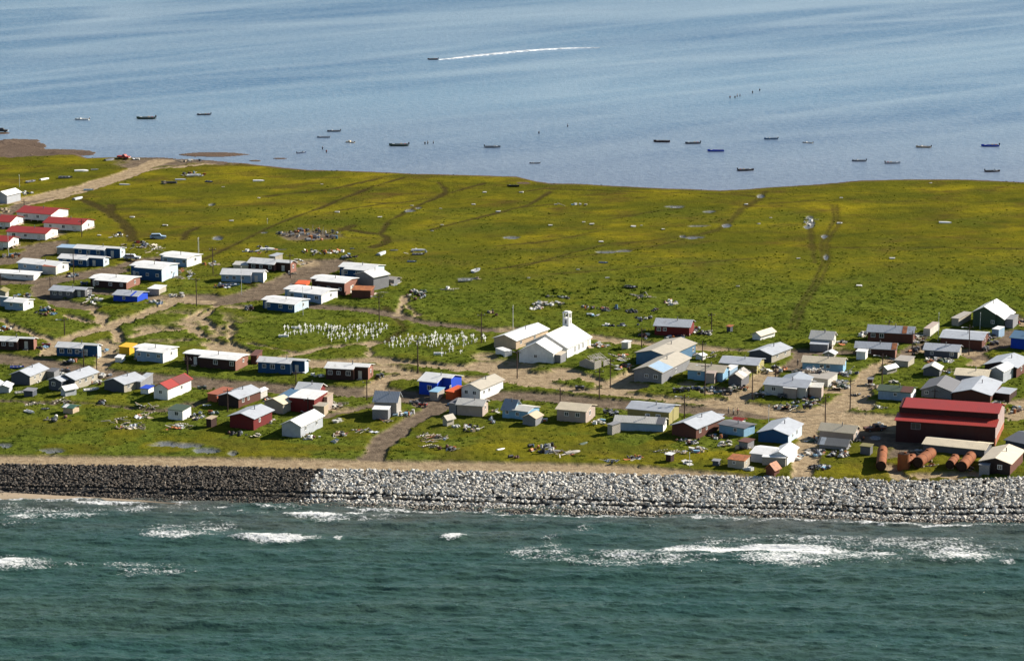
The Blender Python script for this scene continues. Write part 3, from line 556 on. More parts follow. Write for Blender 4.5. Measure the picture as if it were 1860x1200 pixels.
H('long narrow white trailer home at the left picture edge', 'T1',(-70,705),(300,728),(372,700),44,'F',6,'white','white',n='trailer_home',cat='trailer home')
H('pale house with blue grey front and blank white end wall beside the meadow', 'T1',(1412,600),(1662,627),(1782,585),74,'F',10,'lblue','white',notch=Lf(.18))
H('tall dark blue house with tan rubble piled against its right end', 'T1',(1150,728),(1440,755),(1562,700),108,'F',16,'blue','white',notch=Lf(.2))
H('dark brown house with red brown end wall behind the bright blue building', 'T1',(785,800),(1125,825),(1250,775),74,'F',14,'brown','white',notch=Lf(.18))
H('small dark house with dull grey roof left of the bright blue building', 'T1',(452,880),(735,902),(782,862),68,'F',22,'dgrey','lgrey',notch=R(.3))
H('bright royal blue building with pale roof on the path junction', 'T1',(1008,925),(1222,940),(1322,900),68,'F',20,'royal','lgrey',notch=Lf(.0,0) if 0 else None,patch=('royal',.72,.8),win=[('F',.45)],n='workshop',cat='building')
D('small tan shed with white roof right of the bright blue building', 'T1',(1320,858),(1415,866),(1456,835),50,'S',4,'sand','white')
D('grey green shed touching the left picture edge above the white cottage', 'T1',(-40,905),(50,905),(102,882),60,'G',18,'weath','olive')
H('low white cottage at the left edge above the sandy paths', 'T1',(-90,985),(208,1012),(304,980),66,'F',16,'lblue','white',notch=Lf(.45,3))
# row between the streets
H('dark brown house at the left picture edge beside the sandy path', 'T2',(-90,360),(268,372),(336,345),76,'F',22,'brown','white',notch=R(.35))
H('blue house with white roof and white end wall, left end of the street row', 'T2',(472,412),(800,428),(872,400),88,'F',26,'blue','white',notch=R(.35),dr=('F',.7))
D('bright yellow roofed shed with ochre walls left of the white house', 'T2',(1000,392),(1086,400),(1150,375),66,'S',6,'yellow','yellow')
H('white house with blank white end wall beside the yellow shed', 'T2',(1092,448),(1368,474),(1507,425),84,'F',12,'lblue','white',notch=Lf(.2,2))
D('small white box shed in front of the white house by the yellow shed', 'T2',(968,465),(1022,468),(1034,445),40,'S',2,'white','white')
H('dark grey gabled house with silver roof at the left below the street', 'T2',(90,648),(252,660),(440,600),82,'G',34,'slate','lgrey',subs=[((395,600),(455,607),(480,585),60,'S',8,'grey','dgrey')],win=[('B',.3),('B',.6)])
H('tan sided gabled house with silver roof beside the small white shed', 'T2',(475,675),(630,695),(822,628),84,'G',34,'slate','lgrey',win=[('B',.2),('B',.5),('B',.8)])
D('grey annex shed with silver roof at the left of the tan sided house', 'T2',(412,695),(515,708),(556,690),84,'G',22,'slate','lgrey',win=[('F',.4)])
D('tiny white gabled shed on the grass below the tan sided house', 'T2',(520,740),(548,752),(614,725),58,'G',22,'lgrey','white')
H('grey gabled house with silver roof left of the red roofed cottage', 'T2',(878,695),(1042,722),(1200,668),72,'G',34,'slate','lgrey',subs=[((1130,690),(1180,694),(1272,635),62,'S',14,'grey','lgrey')],win=[('B',.2),('B',.7)])
H('white cottage with two tone red roof below the lower street', 'T2',(1293,768),(1408,782),(1590,698),96,'G',36,'white','rred',patch=('red',.45,.98),win=[('F',.5),('B',.6)],pipe=False,n='cottage')
D('small white shed with blue tarpaulin on top beside the red roofed cottage', 'T2',(1180,728),(1245,734),(1292,712),42,'S',4,'white','royal')
D('low tan shed with green and white roof in the meadow near the sea', 'T2',(525,890),(612,897),(690,878),48,'F',12,'tan','green',patch=('white',.02,.4))
D('pale white shack with dark flat roof amid scattered boards', 'T2',(1410,938),(1532,952),(1602,920),76,'S',10,'white','dgreen',n='shack',win=[('F',.6)])
D('small grey flat shed left of the tiny white gabled shed', 'T2',(203,752),(275,758),(299,738),48,'S',4,'slate','grey')
D('pair of joined white and grey huts at the left edge below the street', 'T2',(-20,722),(76,722),(122,692),48,'G',18,'lgrey','white',subs=[((-60,705),(-8,708),(30,690),60,'G',14,'grey','white')])
D('narrow dark brown outhouse in the grass below the red brick garage', 'T4',(268,856),(306,864),(328,842),74,'S',6,'brown','tan',n='outhouse',cat='outhouse')
# upper middle group
H('pale blue house with white roof beside the boat frame in the upper village', 'T3',(275,505),(604,515),(646,486),72,'F',30,'lblue','white',notch=R(.28),pipe=False)
H('dark brown house with cream annex behind the pale blue house', 'T3',(495,405),(812,432),(852,402),68,'F',26,'brown','white',notch=R(.35),subs=[((374,400),(490,408),(520,380),44,'F',14,'cream','offwhite')])
H('dark blue house with white roof behind the tall grey hall', 'T3',(1212,470),(1480,492),(1580,445),72,'F',24,'blue','white',notch=Lf(.2))
H('dark brown house with white roof left of the tall grey hall', 'T3',(988,590),(1266,618),(1358,575),100,'F',14,'brown','white',notch=Lf(.2),dr=('B',.5))
H('tall grey gabled hall with pale roof and blank grey end wall', 'T3',(1362,548),(1500,576),(1604,546),104,'G',32,'grey','white',n='hall',win=None)
H('pale blue house with blank white end wall behind the dark blue house by the graves', 'T3',(770,640),(1080,678),(1192,632),72,'F',16,'lblue','white',notch=Lf(.2))
H('dark blue house with pale blue end wall nearest the graveyard', 'T3',(590,728),(864,756),(974,712),70,'F',16,'blue','white',notch=Lf(.2))
D('low red brown shed with rust roof in front of the tall grey hall', 'T3',(1322,636),(1476,640),(1520,612),62,'S',6,'rbrown','rust')
D('small domed hut with stones heaped against it right of the tall grey hall', 'T3',(1612,522),(1664,528),(1716,512),38,'F',12,'grey','weath',n='hut')
D('orange painted shed at the left end of the brown house', 'T3',(870,545),(955,548),(990,525),32,'S',6,'orange','orange')
D('tan shed behind the brown house with cream annex', 'T3',(668,345),(705,352),(732,330),48,'S',4,'sand','lgrey')
# street row, middle
H('long dark brown house with brick red end wall next to the rust brown shed', 'T4',(40,322),(518,364),(657,315),88,'F',12,'brown','white',notch=Lf(.34,1.8),dr=('F',.2))
D('rust brown cube shed between the brown and blue street houses', 'T4',(650,305),(704,306),(772,262),72,'S',4,'rbrown','rbrown')
H('blue house with pale blue end wall in the middle of the street row', 'T4',(712,380),(1104,404),(1170,372),96,'F',26,'blue','white',notch=R(.28))
H('dark brown house with white roof at the right end of the street row', 'T4',(1305,440),(1660,458),(1722,408),98,'F',26,'brown','white',notch=R(.33),dr=('F',.8))
H('dark brown gabled house with silver roof beside the red brick garage', 'T4',(368,668),(545,692),(738,620),82,'G',34,'dbrown','lgrey',subs=[((685,612),(738,618),(794,592),66,'G',12,'offwhite','white')],win=[('B',.2),('B',.45)])
D('red brick garage with flat red roof left of the dark brown gabled house', 'T4',(284,628),(356,642),(440,585),76,'S',6,'brick','brick',n='garage',cat='garage')
H('small dark red gabled house with silver roof amid debris', 'T4',(474,858),(676,884),(810,806),102,'G',34,'red','lgrey',win=[('B',.35)],ov=.5)
H('large dark red house with stacked white roofs and tan porches', 'T4',(1045,655),(1240,668),(1320,628),128,'F',40,'red','white',subs=[((985,715),(1205,738),(1315,678),118,'S',14,'red','white'),((1245,690),(1318,698),(1358,670),100,'S',10,'pink','tan'),((1200,740),(1290,748),(1312,722),68,'S',6,'wood','sand'),((900,690),(1000,708),(1060,650),104,'S',22,'navy','steel')],win=[('B',.4)])
D('tan gabled shed with cream roof in front of the large dark red house', 'T4',(776,716),(932,742),(990,708),86,'G',36,'sand','cream')
H('clean white gabled house closest to the sea wall track', 'T4',(923,930),(1086,948),(1286,854),100,'G',42,'lgrey','white',win=[('B',.2),('B',.7)],pipe=False)
H('weathered grey barn with steep silver roof and low lean to', 'T5',(188,950),(386,955),(466,912),122,'F',62,'weath','zinc',n='barn',cat='barn',win=None,subs=[((176,985),(312,990),(332,962),84,'S',6,'grey','white')])
H('vivid blue house with pale roof on the street corner', 'T5',(580,742),(815,766),(970,700),112,'F',40,'royal','white',notch=R(.32,3),win=[('F',.4),('B',.3)])
D('small grey shed with pale blue roof before the vivid blue house', 'T5',(676,795),(742,802),(790,766),72,'S',4,'weath','sky')
D('bright orange shed with flat orange roof before the vivid blue house', 'T5',(820,785),(878,796),(950,752),66,'S',10,'orange','orange')
H('white gabled house with grey roof right of the orange shed', 'T5',(956,780),(1114,802),(1290,712),98,'G',36,'white','sand',win=[('F',.25),('F',.7),('B',.15),('B',.4)])
H('faded tan house with pale roof and dark annex on the dirt junction', 'T5',(910,948),(1135,960),(1212,920),92,'F',32,'pink','offwhite',subs=[((848,935),(905,945),(935,905),92,'S',10,'grey','dgrey')],win=[('B',.5)])
H('pale blue patched house with two silver roof ridges and a low dark front shed', 'T5',(1308,962),(1402,972),(1478,935),74,'F',66,'sky','zinc',win=[('F',.4)],subs=[((1402,972),(1530,990),(1622,945),74,'F',20,'sky','offwhite',(('F',.3),)),((1488,1025),(1596,1040),(1640,1005),66,'G',30,'grey','tan')])
D('tan gabled outhouse standing alone above the striped lumber piles', 'T5',(792,1030),(826,1040),(868,1020),60,'G',24,'sand','sand',n='outhouse',cat='outhouse')
D('white generator box standing between the tan hall and the street', 'T5',(1263,402),(1330,434),(1371,418),44,'S',2,'white','white',n='generator_box',cat='generator box',ov=.05)
# around the church
H('tan parish hall with white roof left of the church', 'T6',(-8,424),(172,450),(405,345),76,'G',36,'tan','white',n='hall',win=[('B',.15),('B',.6)])
D('small pale shed right of the church near the meadow', 'T6',(1056,442),(1106,447),(1143,434),52,'S',2,'offwhite','white')
H('dark red house with silver roof by itself at the meadow edge', 'T6',(1330,330),(1624,342),(1706,296),78,'F',36,'red','lgrey',win=[('F',.14),('F',.28)])
H('long grey gabled house with half blue and half tan roof', 'T6',(1166,715),(1392,742),(1592,612),98,'G',40,'grey','sand',patch=('lblue',.0,.36),win=[('F',.45),('F',.78),('B',.5)])
H('large blue gabled house with tan roof behind the long grey house', 'T7',(176,500),(440,535),(640,415),104,'G',34,'steel','sand',subs=[((228,500),(275,505),(320,485),56,'S',6,'navy','sky'),((395,545),(520,560),(560,520),80,'S',10,'steel','cream')],win=[('B',.9)])
H('pale blue cottage with cream roof and pinkish porch roof', 'T7',(618,638),(925,664),(985,625),82,'F',36,'sky','cream',subs=[((776,670),(852,676),(880,655),80,'S',6,'pink','pink'),((925,620),(985,628),(1035,590),60,'S',8,'lblue','white')],win=[('F',.32)])
H('dark gabled shack with patchy plank roof beside the pale blue cottage', 'T7',(973,690),(1086,698),(1180,645),90,'G',34,'dgrey','weath',n='shack',win=None,patch=('offwhite',.25,.6))
H('long house with yellow end wall and silver roof', 'T7',(898,555),(1222,575),(1328,520),76,'F',28,'olive','lgrey',win=[('B',.3)])
H('slate blue gabled house with silver roof above the yellow ended house', 'T7',(1160,460),(1350,490),(1487,422),70,'G',32,'slate','lgrey',win=[('B',.3),('B',.7)])
D('small tan roofed shed alone on the grass at the meadow edge', 'T7',(1186,280),(1253,292),(1360,250),42,'G',24,'white','ltan')
D('narrow outhouse with rust coloured roof at the meadow edge', 'T7',(960,216),(990,221),(1002,212),50,'S',4,'slate','rust',n='outhouse',cat='outhouse',ov=.5)
H('white roofed house with low lean to on the upper lane', 'T8',(-42,490),(150,502),(182,462),88,'F',46,'offwhite','offwhite',subs=[((-44,512),(112,520),(128,498),58,'S',6,'grey','lgrey')],win=[('B',.5)])
D('tiny white greenhouse shaped hut below the pale blue tent', 'T7',(690,458),(745,467),(772,456),34,'G',12,'white','white',n='hut')
H('pale blue house with cream roof in front of the roofless ruin', 'T8',(-112,705),(245,722),(316,685),78,'F',34,'sky','cream',win=[('F',.48),('F',.62),('B',.5)])
D('roofless ruin with broken planks over pale walls', 'T8',(-140,815),(112,845),(178,795),66,'S',8,'offwhite','weath',n='ruin',cat='ruin')
H('sprawling white house of several joined pale roofs with a front porch', 'T7',(1290,765),(1650,800),(1700,740),92,'F',34,'offwhite','lgrey',subs=[((1452,790),(1562,802),(1578,780),84,'S',4,'pink','white'),((1410,740),(1640,760),(1700,700),86,'G',36,'offwhite','zinc'),((1680,790),(1785,795),(1810,760),86,'S',6,'pink','offwhite')],win=[('F',.2)])
# right side
H('red brown house with silver roof at the upper right edge of the meadow', 'T8',(458,448),(852,465),(905,432),88,'F',40,'rbrown','lgrey',patch=('rust',.76,.86),win=[('F',.1),('F',.32)])
H('brown house with silver roof rusted at its right end, behind the white box shed', 'T8',(352,562),(700,578),(736,545),78,'F',34,'brown','lgrey',patch=('rust',.9,1.03),win=[('F',.1),('F',.35)])
D('white box shed standing before the brown house with the rusted roof', 'T8',(360,602),(440,608),(463,590),66,'S',2,'white','white')
D('long pale shipping container set end on between two houses', 'T8',(945,397),(1004,402),(1092,345),62,'S',2,'offwhite','pink',n='shipping_container',cat='container',ov=.04)
D('tan weathered shed left of the tall dark green house', 'T8',(1192,302),(1252,309),(1362,258),62,'S',4,'sand','weath')
H('tall dark green house with steep white roof at the upper right', 'T8',(1375,312),(1568,330),(1680,262),128,'G',52,'dgreen','white',subs=[((1568,325),(1645,332),(1750,270),82,'M',46,'dgreen','white'),((1655,326),(1725,332),(1770,295),78,'S',6,'grey','grey')],win=[('F',.9)],ov=.3)
D('pale blue and white container beside the tall dark green house', 'T8',(1542,397),(1602,404),(1656,380),70,'S',2,'lblue','white',n='shipping_container',cat='container',ov=.04)
H('red brown house with long silver roof behind the parked vehicles', 'T8',(1093,485),(1455,508),(1540,440),86,'F',26,'rbrown','lgrey',win=[('B',.5)])
H('blue grey house with silver roof and tan end wall in the upper right', 'T8',(950,577),(1245,594),(1309,550),74,'F',34,'slate','lgrey',win=[('F',.22),('F',.8),('B',.5)])
H('strong blue house cut by the right picture edge', 'T8',(1708,500),(1930,525),(1990,470),90,'F',34,'royal','steel',win=None)
H('silver roofed house with brick red end wall near the right edge', 'T8',(1480,735),(1756,765),(1862,690),95,'G',38,'dbrown','lgrey',win=[('B',.4)])
D('small tan gabled shed on the grass above the dark roofed house', 'T8',(942,742),(1085,750),(1136,720),56,'G',32,'dgrey','offwhite')
D('tiny brown gabled hut at the left end of the upper right lane', 'T8',(82,578),(165,585),(192,570),30,'G',18,'weath','white',n='hut')
D('low ruined shed with heaps of scrap for a roof', 'T8',(690,662),(812,670),(928,640),48,'S',6,'sand','weath',n='ruin',cat='ruin')
D('small pale shed beside the utility pole in the upper right', 'T8',(588,722),(630,732),(696,705),48,'G',18,'weath','white')
D('tiny dark brown privy at the path bend', 'T8',(460,810),(500,812),(512,800),48,'S',2,'brown','dgrey',n='outhouse',cat='outhouse')
H('house with long cream roof behind the dark roofed house', 'T8',(1220,830),(1500,845),(1560,790),92,'F',26,'grey','cream',win=None,subs=[((1520,790),(1640,808),(1692,755),98,'G',30,'lgrey','white')])
H('grey house with charcoal shingle roof behind the red warehouse', 'T8',(925,935),(1190,952),(1322,870),66,'G',44,'grey','dgrey',win=[('F',.15)],pipe=False)
H('large brown house with pale silver roof and open side porch behind the red warehouse', 'T8',(1195,960),(1528,982),(1690,870),64,'G',40,'rbrown','lgrey',subs=[((1570,945),(1695,960),(1745,915),52,'S',4,'brown','lgrey')],win=None)
H('white shack with dark green and rust roof left of the grey charcoal roofed house', 'T8',(548,948),(836,968),(915,925),76,'F',24,'lblue','dgreen',patch=('rbrown',.68,1.02),win=[('F',.5)],n='shack')
D('long low store shed with cream ribbed roof behind the rusty tanks', 'TA',(930,605),(1404,655),(1448,600),68,'F',22,'dgrey','cream',ov=.35)
H('dark brown gabled building with tan roof near the right edge by the rocks', 'TA',(1372,772),(1604,796),(1702,690),92,'G',34,'dbrown','ltan',win=[('F',.65)],subs=[((1362,790),(1440,796),(1452,770),78,'S',2,'grey','grey')])
H('dark grey roofed building cut by the right picture edge below the warehouse', 'TA',(1600,575),(1830,640),(1900,540),66,'F',30,'slate','slate',win=None)
H('tan house with cream roof left of the red warehouse', 'TA',(122,505),(386,532),(426,495),78,'F',36,'pink','cream',win=[('B',.5)])
D('patched shack with pieced roof amid scrap below the tan cream roofed house', 'TA',(118,582),(332,602),(368,575),46,'F',34,'grey','weath',n='shack',patch=('white',.02,.2))
D('square dull olive shed left of the rusty tanks', 'TA',(438,632),(515,640),(542,625),62,'S',4,'dgrey','olive')
H('olive yellow ended house with silver roof behind the white row house', 'T9',(275,400),(622,434),(704,375),106,'F',28,'olive','lgrey',win=[('F',.5),('F',.75)])
H('long white house with pale roof and dark roof end', 'T9',(165,480),(575,498),(646,460),66,'F',30,'lblue','offwhite',patch=('dgrey',.86,1.02),win=[('B',.4),('B',.7)])
D('narrow grey shed at the left end of the long white house', 'T9',(115,512),(147,522),(176,492),80,'S',2,'weath','grey')
H('red brown gabled house with silver roof and blue tarpaulins in front', 'T9',(655,520),(850,555),(1028,455),84,'G',38,'rbrown','lgrey',subs=[((975,470),(1022,478),(1046,440),84,'S',8,'rbrown','lgrey')],win=[('B',.15),('B',.4)])
H('pale blue flat house with charcoal roof and white end wall', 'T9',(1048,500),(1250,538),(1322,500),72,'F',10,'sky','dgrey',win=[('F',.65)])
D('small white shed with bright red roof on the street edge', 'T9',(1165,432),(1228,440),(1272,425),42,'F',12,'white','rred')
H('blue gabled house with silver roof near the sea track', 'T9',(1370,575),(1622,598),(1758,505),92,'G',38,'blue','lgrey',win=[('B',.3),('B',.6)])
H('white house with joined pale roofs beside rust red outhouse', 'T9',(1478,762),(1612,775),(1702,700),92,'G',32,'white','white',subs=[((1305,745),(1490,765),(1590,705),86,'F',24,'lgrey','white'),((1405,775),(1598,785),(1614,762),84,'S',4,'weath','white')],win=None,pipe=False)
D('patched tan shack with rust stained flat roof near the sea track', 'T9',(1115,792),(1252,808),(1298,775),66,'S',10,'sand','rust',n='shack',win=[('F',.4),('B',.4)])
D('rust red gabled outhouse standing at the gravel track', 'T9',(1438,845),(1505,858),(1532,835),60,'G',40,'rbrown','rust',n='outhouse',cat='outhouse')
D('small grey box shed by the gravel track', 'T9',(988,778),(1036,783),(1048,770),40,'S',2,'slate','grey')
D('leaning brown and white outhouse near the gravel track', 'T9',(598,740),(638,748),(656,735),54,'S',4,'brown','white',n='outhouse',cat='outhouse')
D('dark ramshackle cabin above the patched tan shack', 'T9',(1212,632),(1282,646),(1313,620),58,'S',4,'grey','rbrown',n='shack')
H('tan house with cream roof alone below the dirt street', 'T6',(516,1045),(756,1068),(826,1012),94,'F',30,'pink','cream',win=[('F',.35),('F',.7),('B',.45)],pipe=False)
D('pale grey boathouse at the upper left by the gravel road', 'U1',(-30,728),(50,735),(156,712),58,'G',22,'lgrey','white')
# ---------------------------------------------------------------- church
o, t, L_, W_ = frame('T6', (248,485), (600,520), (838,430)); z0 = place_z(o, t, L_, W_)
e = empty('church', (o[0], o[1], z0), t, 'white church with steep white roofs and a square belfry', 'church')
h_ = hm('T6', (600,520), 82); rs = hm('T6', (600,520), 96)
w_, r_ = solid(e, L_, W_, h_, 'G', rs, 'white', 'white', ov=.35); r_.name = 'roof'
for f in (.33, .5, .67): window(e, 'B', W_*f, 1.35, L_, W_, .7, 1.5, 'white')
annex(e, o, t, z0, 'T6', (195,548), (484,570), (580,530), 84, 'G', 80, 'white', 'white', (('F', .48),))
annex(e, o, t, z0, 'T6', (495,562), (545,568), (582,545), 68, 'S', 8, 'grey', 'ltan')
b = bmesh.new(); zt = h_+rs; s_ = .88; yc = W_*.86; xc = L_/2
box(b, xc-s_, xc+s_, yc-s_, yc+s_, zt-1.3, zt+1.9); bf = bmobj('belfry', b, WM('white'), e)
for a in (-1, 1):
    for c in (-1, 1): b = bmesh.new(); box(b, xc+a*.72-.14, xc+a*.72+.14, yc+c*.72-.14, yc+c*.72+.14, zt+1.9, zt+3.3); bmobj('belfry_post', b, WM('white'), bf)
b = bmesh.new(); box(b, xc-.98, xc+.98, yc-.98, yc+.98, zt+3.3, zt+3.5); box(b, xc-.7, xc+.7, yc-.7, yc+.7, zt+3.5, zt+3.72); bmobj('belfry_cap', b, RM('white'), bf)
b = bmesh.new(); tube(b, (xc, yc, zt+2.3), (xc, yc, zt+2.9), .42, .2, 12); bmobj('bell', b, PM('black'), bf)
b = bmesh.new(); box(b, xc-.25, xc+.25, yc-s_-.03, yc-s_-.002, zt+.5, zt+1.5); box(b, xc+s_+.002, xc+s_+.03, yc-.25, yc+.25, zt+.5, zt+1.5); bmobj('louvre', b, PM('dgrey'), bf)
b = bmesh.new()
for k in range(4): box(b, L_+.02+.3*k, L_+.32+.3*k, W_*.84, W_*.84+1.4, -.4, .55-.22*k)
bmobj('steps', b, PM('wood'), e); door(e, 'B', W_*.9, L_)
# ---------------------------------------------------------------- warehouse
tl = 'TA'; o, t, L_, W_ = frame(tl, (710,525), (1485,572), (1622,450)); W_ *= 1.12; z0 = place_z(o, t, L_, W_); k = lambda p: hm(tl, (1485,572), p)
e = empty('warehouse', (o[0], o[1], z0), t, 'big dark red warehouse with raised bright red roofs and blank walls', 'warehouse')
b = bmesh.new(); y1 = W_*.25; yr = W_*.58
prism(b, [(0,-.7),(0,k(166)),(y1,k(184)),(y1,k(236)),(yr,k(262)),(W_,k(190)),(W_,-.7)], 0, L_, 'x'); bmobj('wall', b, WM('maroon'), e)
b = bmesh.new(); roof_slab(b, -.5, k(163), y1+.05, k(186), -.4, L_+.3, 'x', .14); bmobj('lower_roof', b, RM('rred'), e)
b = bmesh.new(); roof_slab(b, y1-.6, k(234), yr, k(263), .7, L_+.35, 'x', .14); roof_slab(b, W_+.4, k(188), yr, k(263), .7, L_+.35, 'x', .14); bmobj('upper_roof', b, RM('rred'), e)
b = bmesh.new(); prism(b, [(.05,k(75)),(.05,k(160)),(y1,k(180)),(y1,k(232)),(yr,k(256)),(W_-.05,k(184)),(W_-.05,k(75))], L_+.01, L_+.06, 'x'); bmobj('gable_cladding', b, paint('gable_clad', (.34,.25,.23), .8, 'vert'), e)
b = bmesh.new(); box(b, L_+.01, L_+.05, .05, W_-.05, -.3, k(74)); bmobj('lower_cladding', b, WM('brick'), e)
window(e, 'F', L_*.2, k(128), L_, W_, 2.2, 1.5, 'grey')
b = bmesh.new(); box(b, L_+.06, L_+.12, W_*.1, W_*.14, 0, k(75)); box(b, L_+.06, L_+.13, .0, W_, k(72), k(78)); bmobj('trim', b, PM('pink'), e)
# ---------------------------------------------------------------- collapsed shack
o, t, L_, W_ = frame('T6', (705,595), (830,618), (950,580)); z0 = place_z(o, t, L_, W_)
e = empty('collapsed_shack', (o[0], o[1], z0), t, 'collapsed grey shack with broken rafters right of the church', 'ruin')
b = bmesh.new(); prism(b, [(0,-.5),(0,1.3),(L_*.4,2.4),(L_,1.6),(L_,-.5)], -.0, .12, 'y'); box(b, L_-.12, L_, .12, W_*.45, -.5, 2.0); box(b, L_-.1, L_, W_*.6, W_, -.5, 1.6); box(b, 0, .1, .13, W_, -.5, .9); bmobj('wall', b, WM('weath'), e)
b = bmesh.new()
for i in range(9):
    y = W_*(.15+.1*i); box(b, -.3, L_*.62, y-.06, y+.06, 0, .12, Matrix.Translation((L_*.42, 0, 2.6+.2*random.random()))@Matrix.Rotation(.5+random.uniform(-.1, .1), 4, 'Y'))
for i in range(4): box(b, L_*.4, L_*.9, W_*(.3+.15*i), W_*(.38+.15*i), 2.2-.03*i, 2.28-.03*i, Matrix.Rotation(random.uniform(-.04, .04), 4, 'X'))
bmobj('rafters', b, PM('weath'), e)
# ---------------------------------------------------------------- fuel tanks
def tank(A, B, r, label, up=0, lying=True):
    a, b_ = G(*T('TA', A)), G(*T('TA', B)); d = b_-a; Lt = np.linalg.norm(d[:2]); rz = math.atan2(d[1], d[0]); z = hgt(a[0], a[1])
    e = empty('fuel_tank', (a[0], a[1], z), rz, label, 'tank', 'rusty fuel tanks'); b = bmesh.new(); b2 = bmesh.new(); n = 28; b3 = bmesh.new()
    if lying:
        tube(b, (0, 0, r+.25), (Lt, 0, r+.25), r, r, n, False); tube(b2, (.02, 0, r+.25), (-.12, 0, r+.25), r*.985, r*.7, n); tube(b3, (Lt-.02, 0, r+.25), (Lt+.12, 0, r+.25), r*.985, r*.7, n); bmobj('end_cap', b3, RUST_SHADE, e)
        c = bmesh.new(); 
        for f in (.2, .8): box(c, Lt*f-.2, Lt*f+.2, -r*.7, r*.7, -.3, .42)
        bmobj('cradle', c, PM('wood'), e); c = bmesh.new(); tube(c, (Lt*.7, 0, 2*r+.1), (Lt*.7, 0, 2*r+.55), .3, .3, 12); bmobj('hatch', c, RUST, e)
        c = bmesh.new(); [tube(c, (Lt*f-.04, 0, r+.25), (Lt*f+.04, 0, r+.25), r+.02, r+.02, n) for f in (.03, .34, .66, .97)]; bmobj('seam', c, RUST_SHADE, e)
    else: tube(b, (0, 0, -.2), (0, 0, up), r, r, n, False); tube(b2, (0, 0, up-.03), (0, 0, up+.1), r*1.02, r*.6, n); c = bmesh.new(); tube(c, (r*.3, 0, up+.05), (r*.3, 0, up+.4), .3, .3, 10); bmobj('hatch', c, RUST, e)
    s = bmobj('shell', b, RUST, e, True); bmobj('end_cap', b2, RUST_SHADE, e)
RUST = paint('tank_rust', (.26,.085,.028), .85, 'plain', .2, .9, (.11,.04,.02)); RUST_SHADE = paint('tank_rust_dark', (.035,.018,.012), .9, 'plain', .1, .6)  # darker rust copy: shade on the end caps put into colour, seams reuse it
tank((600,758),(612,640),1.12,'rusty orange fuel tank lying end on, leftmost of the row')
tank((775,735),(800,735),1.35,'upright rusty fuel tank standing second from the left',3.6,False)
tank((800,725),(850,668),.75,'small rusty drum tank half hidden behind the upright tank')
tank((885,735),(990,655),1.25,'rusty fuel tank leaning diagonally in the middle with shade-darkened end')
tank((1135,742),(1178,690),.98,'shorter rusty fuel tank of the right hand pair')
tank((1228,752),(1300,675),1.2,'longer rusty fuel tank of the right hand pair')
# ---------------------------------------------------------------- short place names for labels
LMK = [(68,380,'the farthest red roofed house'),(15,405,'the red roofed house at the left edge'),(122,410,'the right hand red roofed house'),(55,430,'the middle red roofed house'),(190,455,'the twin dark blue houses'),(80,488,'the long white trailer home'),
 (325,475,'the pale house by the meadow'),(275,495,'the tall dark blue house'),(205,512,'the dark brown upper house'),(125,530,'the small dark grey roofed house'),(238,540,'the bright royal blue building'),(30,555,'the low white cottage at the left edge'),
 (35,622,'the brown house at the left edge'),(140,635,'the left blue street house'),(275,645,'the white house by the yellow shed'),(60,685,'the slate gabled house at far left'),(140,690,'the tan sided gabled house'),(230,698,'the silver roofed house left of the red cottage'),(312,708,'the red roofed white cottage'),
 (325,755,'the pale white shack'),(130,745,'the green and white roofed shed'),(440,502,'the pale blue upper house'),(490,485,'the brown house with cream annex'),(675,510,'the tall grey hall'),(600,520,'the brown house left of the grey hall'),(515,555,'the dark blue house by the graves'),
 (395,658,'the long dark brown street house'),(515,665,'the middle blue street house'),(635,678,'the brown house ending the street row'),(440,722,'the dark brown gabled house'),(565,720,'the large dark red house'),(452,762,'the small dark red house'),(550,773,'the clean white gabled house'),
 (708,738,'the weathered grey barn'),(800,695,'the vivid blue house'),(875,705,'the white gabled house by the orange shed'),(855,742,'the faded tan house'),(945,750,'the pale blue patched house'),(1043,752,'the lone cream roofed tan house'),(945,615,'the tan parish hall'),(1020,630,'the white church'),(1090,658,'the collapsed shack'),
 (1228,598,'the dark red meadow house'),(1198,665,'the half blue half tan roofed house'),(1285,680,'the pale blue pink porched cottage'),(1350,660,'the yellow ended house'),(1400,640,'the slate blue gabled house'),(1495,618,'the white roofed lane house'),(1500,665,'the cream roofed house by the ruin'),(1440,705,'the sprawling white house'),
 (1183,748,'the olive ended house'),(1165,772,'the long white house'),(1262,775,'the red brown gabled house'),(1335,780,'the charcoal roofed pale blue house'),(1420,780,'the blue gabled house by the sea track'),(1405,825,'the white house by the rust outhouse'),(1340,840,'the patched tan shack'),(1520,785,'the tan house left of the warehouse'),(1510,812,'the scrap roofed shack'),
 (1615,608,'the upper red brown house'),(1590,632,'the brown rusted roof house'),(1715,637,'the blue grey upper right house'),(1750,615,'the long red brown house'),(1810,575,'the tall dark green house'),(1830,660,'the silver roofed right edge house'),(1700,705,'the charcoal shingled house'),(1790,715,'the large brown porch house'),(1635,720,'the green roofed white shack'),
 (1730,765,'the red warehouse'),(1600,835,'the leftmost rusty tank'),(1740,840,'the right pair of rusty tanks'),(1820,830,'the tan roofed dark building'),(570,428,'the dog yard'),(600,605,'the western graves'),(780,620,'the eastern graves'),(1100,540,'the bushy meadow dump'),(1690,670,'the small tan gabled shed'),
 (300,590,'the sandy hollow'),(800,560,'the small round mound'),(1280,300,'the lagoon'),(22,355,'the boathouse')]
used_lab = {}
def near(x, y):
    d = [(math.hypot(x-a, (y-b)*2), a, b, s) for a, b, s in LMK]; d.sort(); _, a, b, s = d[0]
    dx_, dy_ = x-a, (y-b)*2.2
    rel = ('right of' if dx_ > 0 else 'left of') if abs(dx_) > abs(dy_) else ('in front of' if dy_ > 0 else 'behind')
    return rel+' '+s
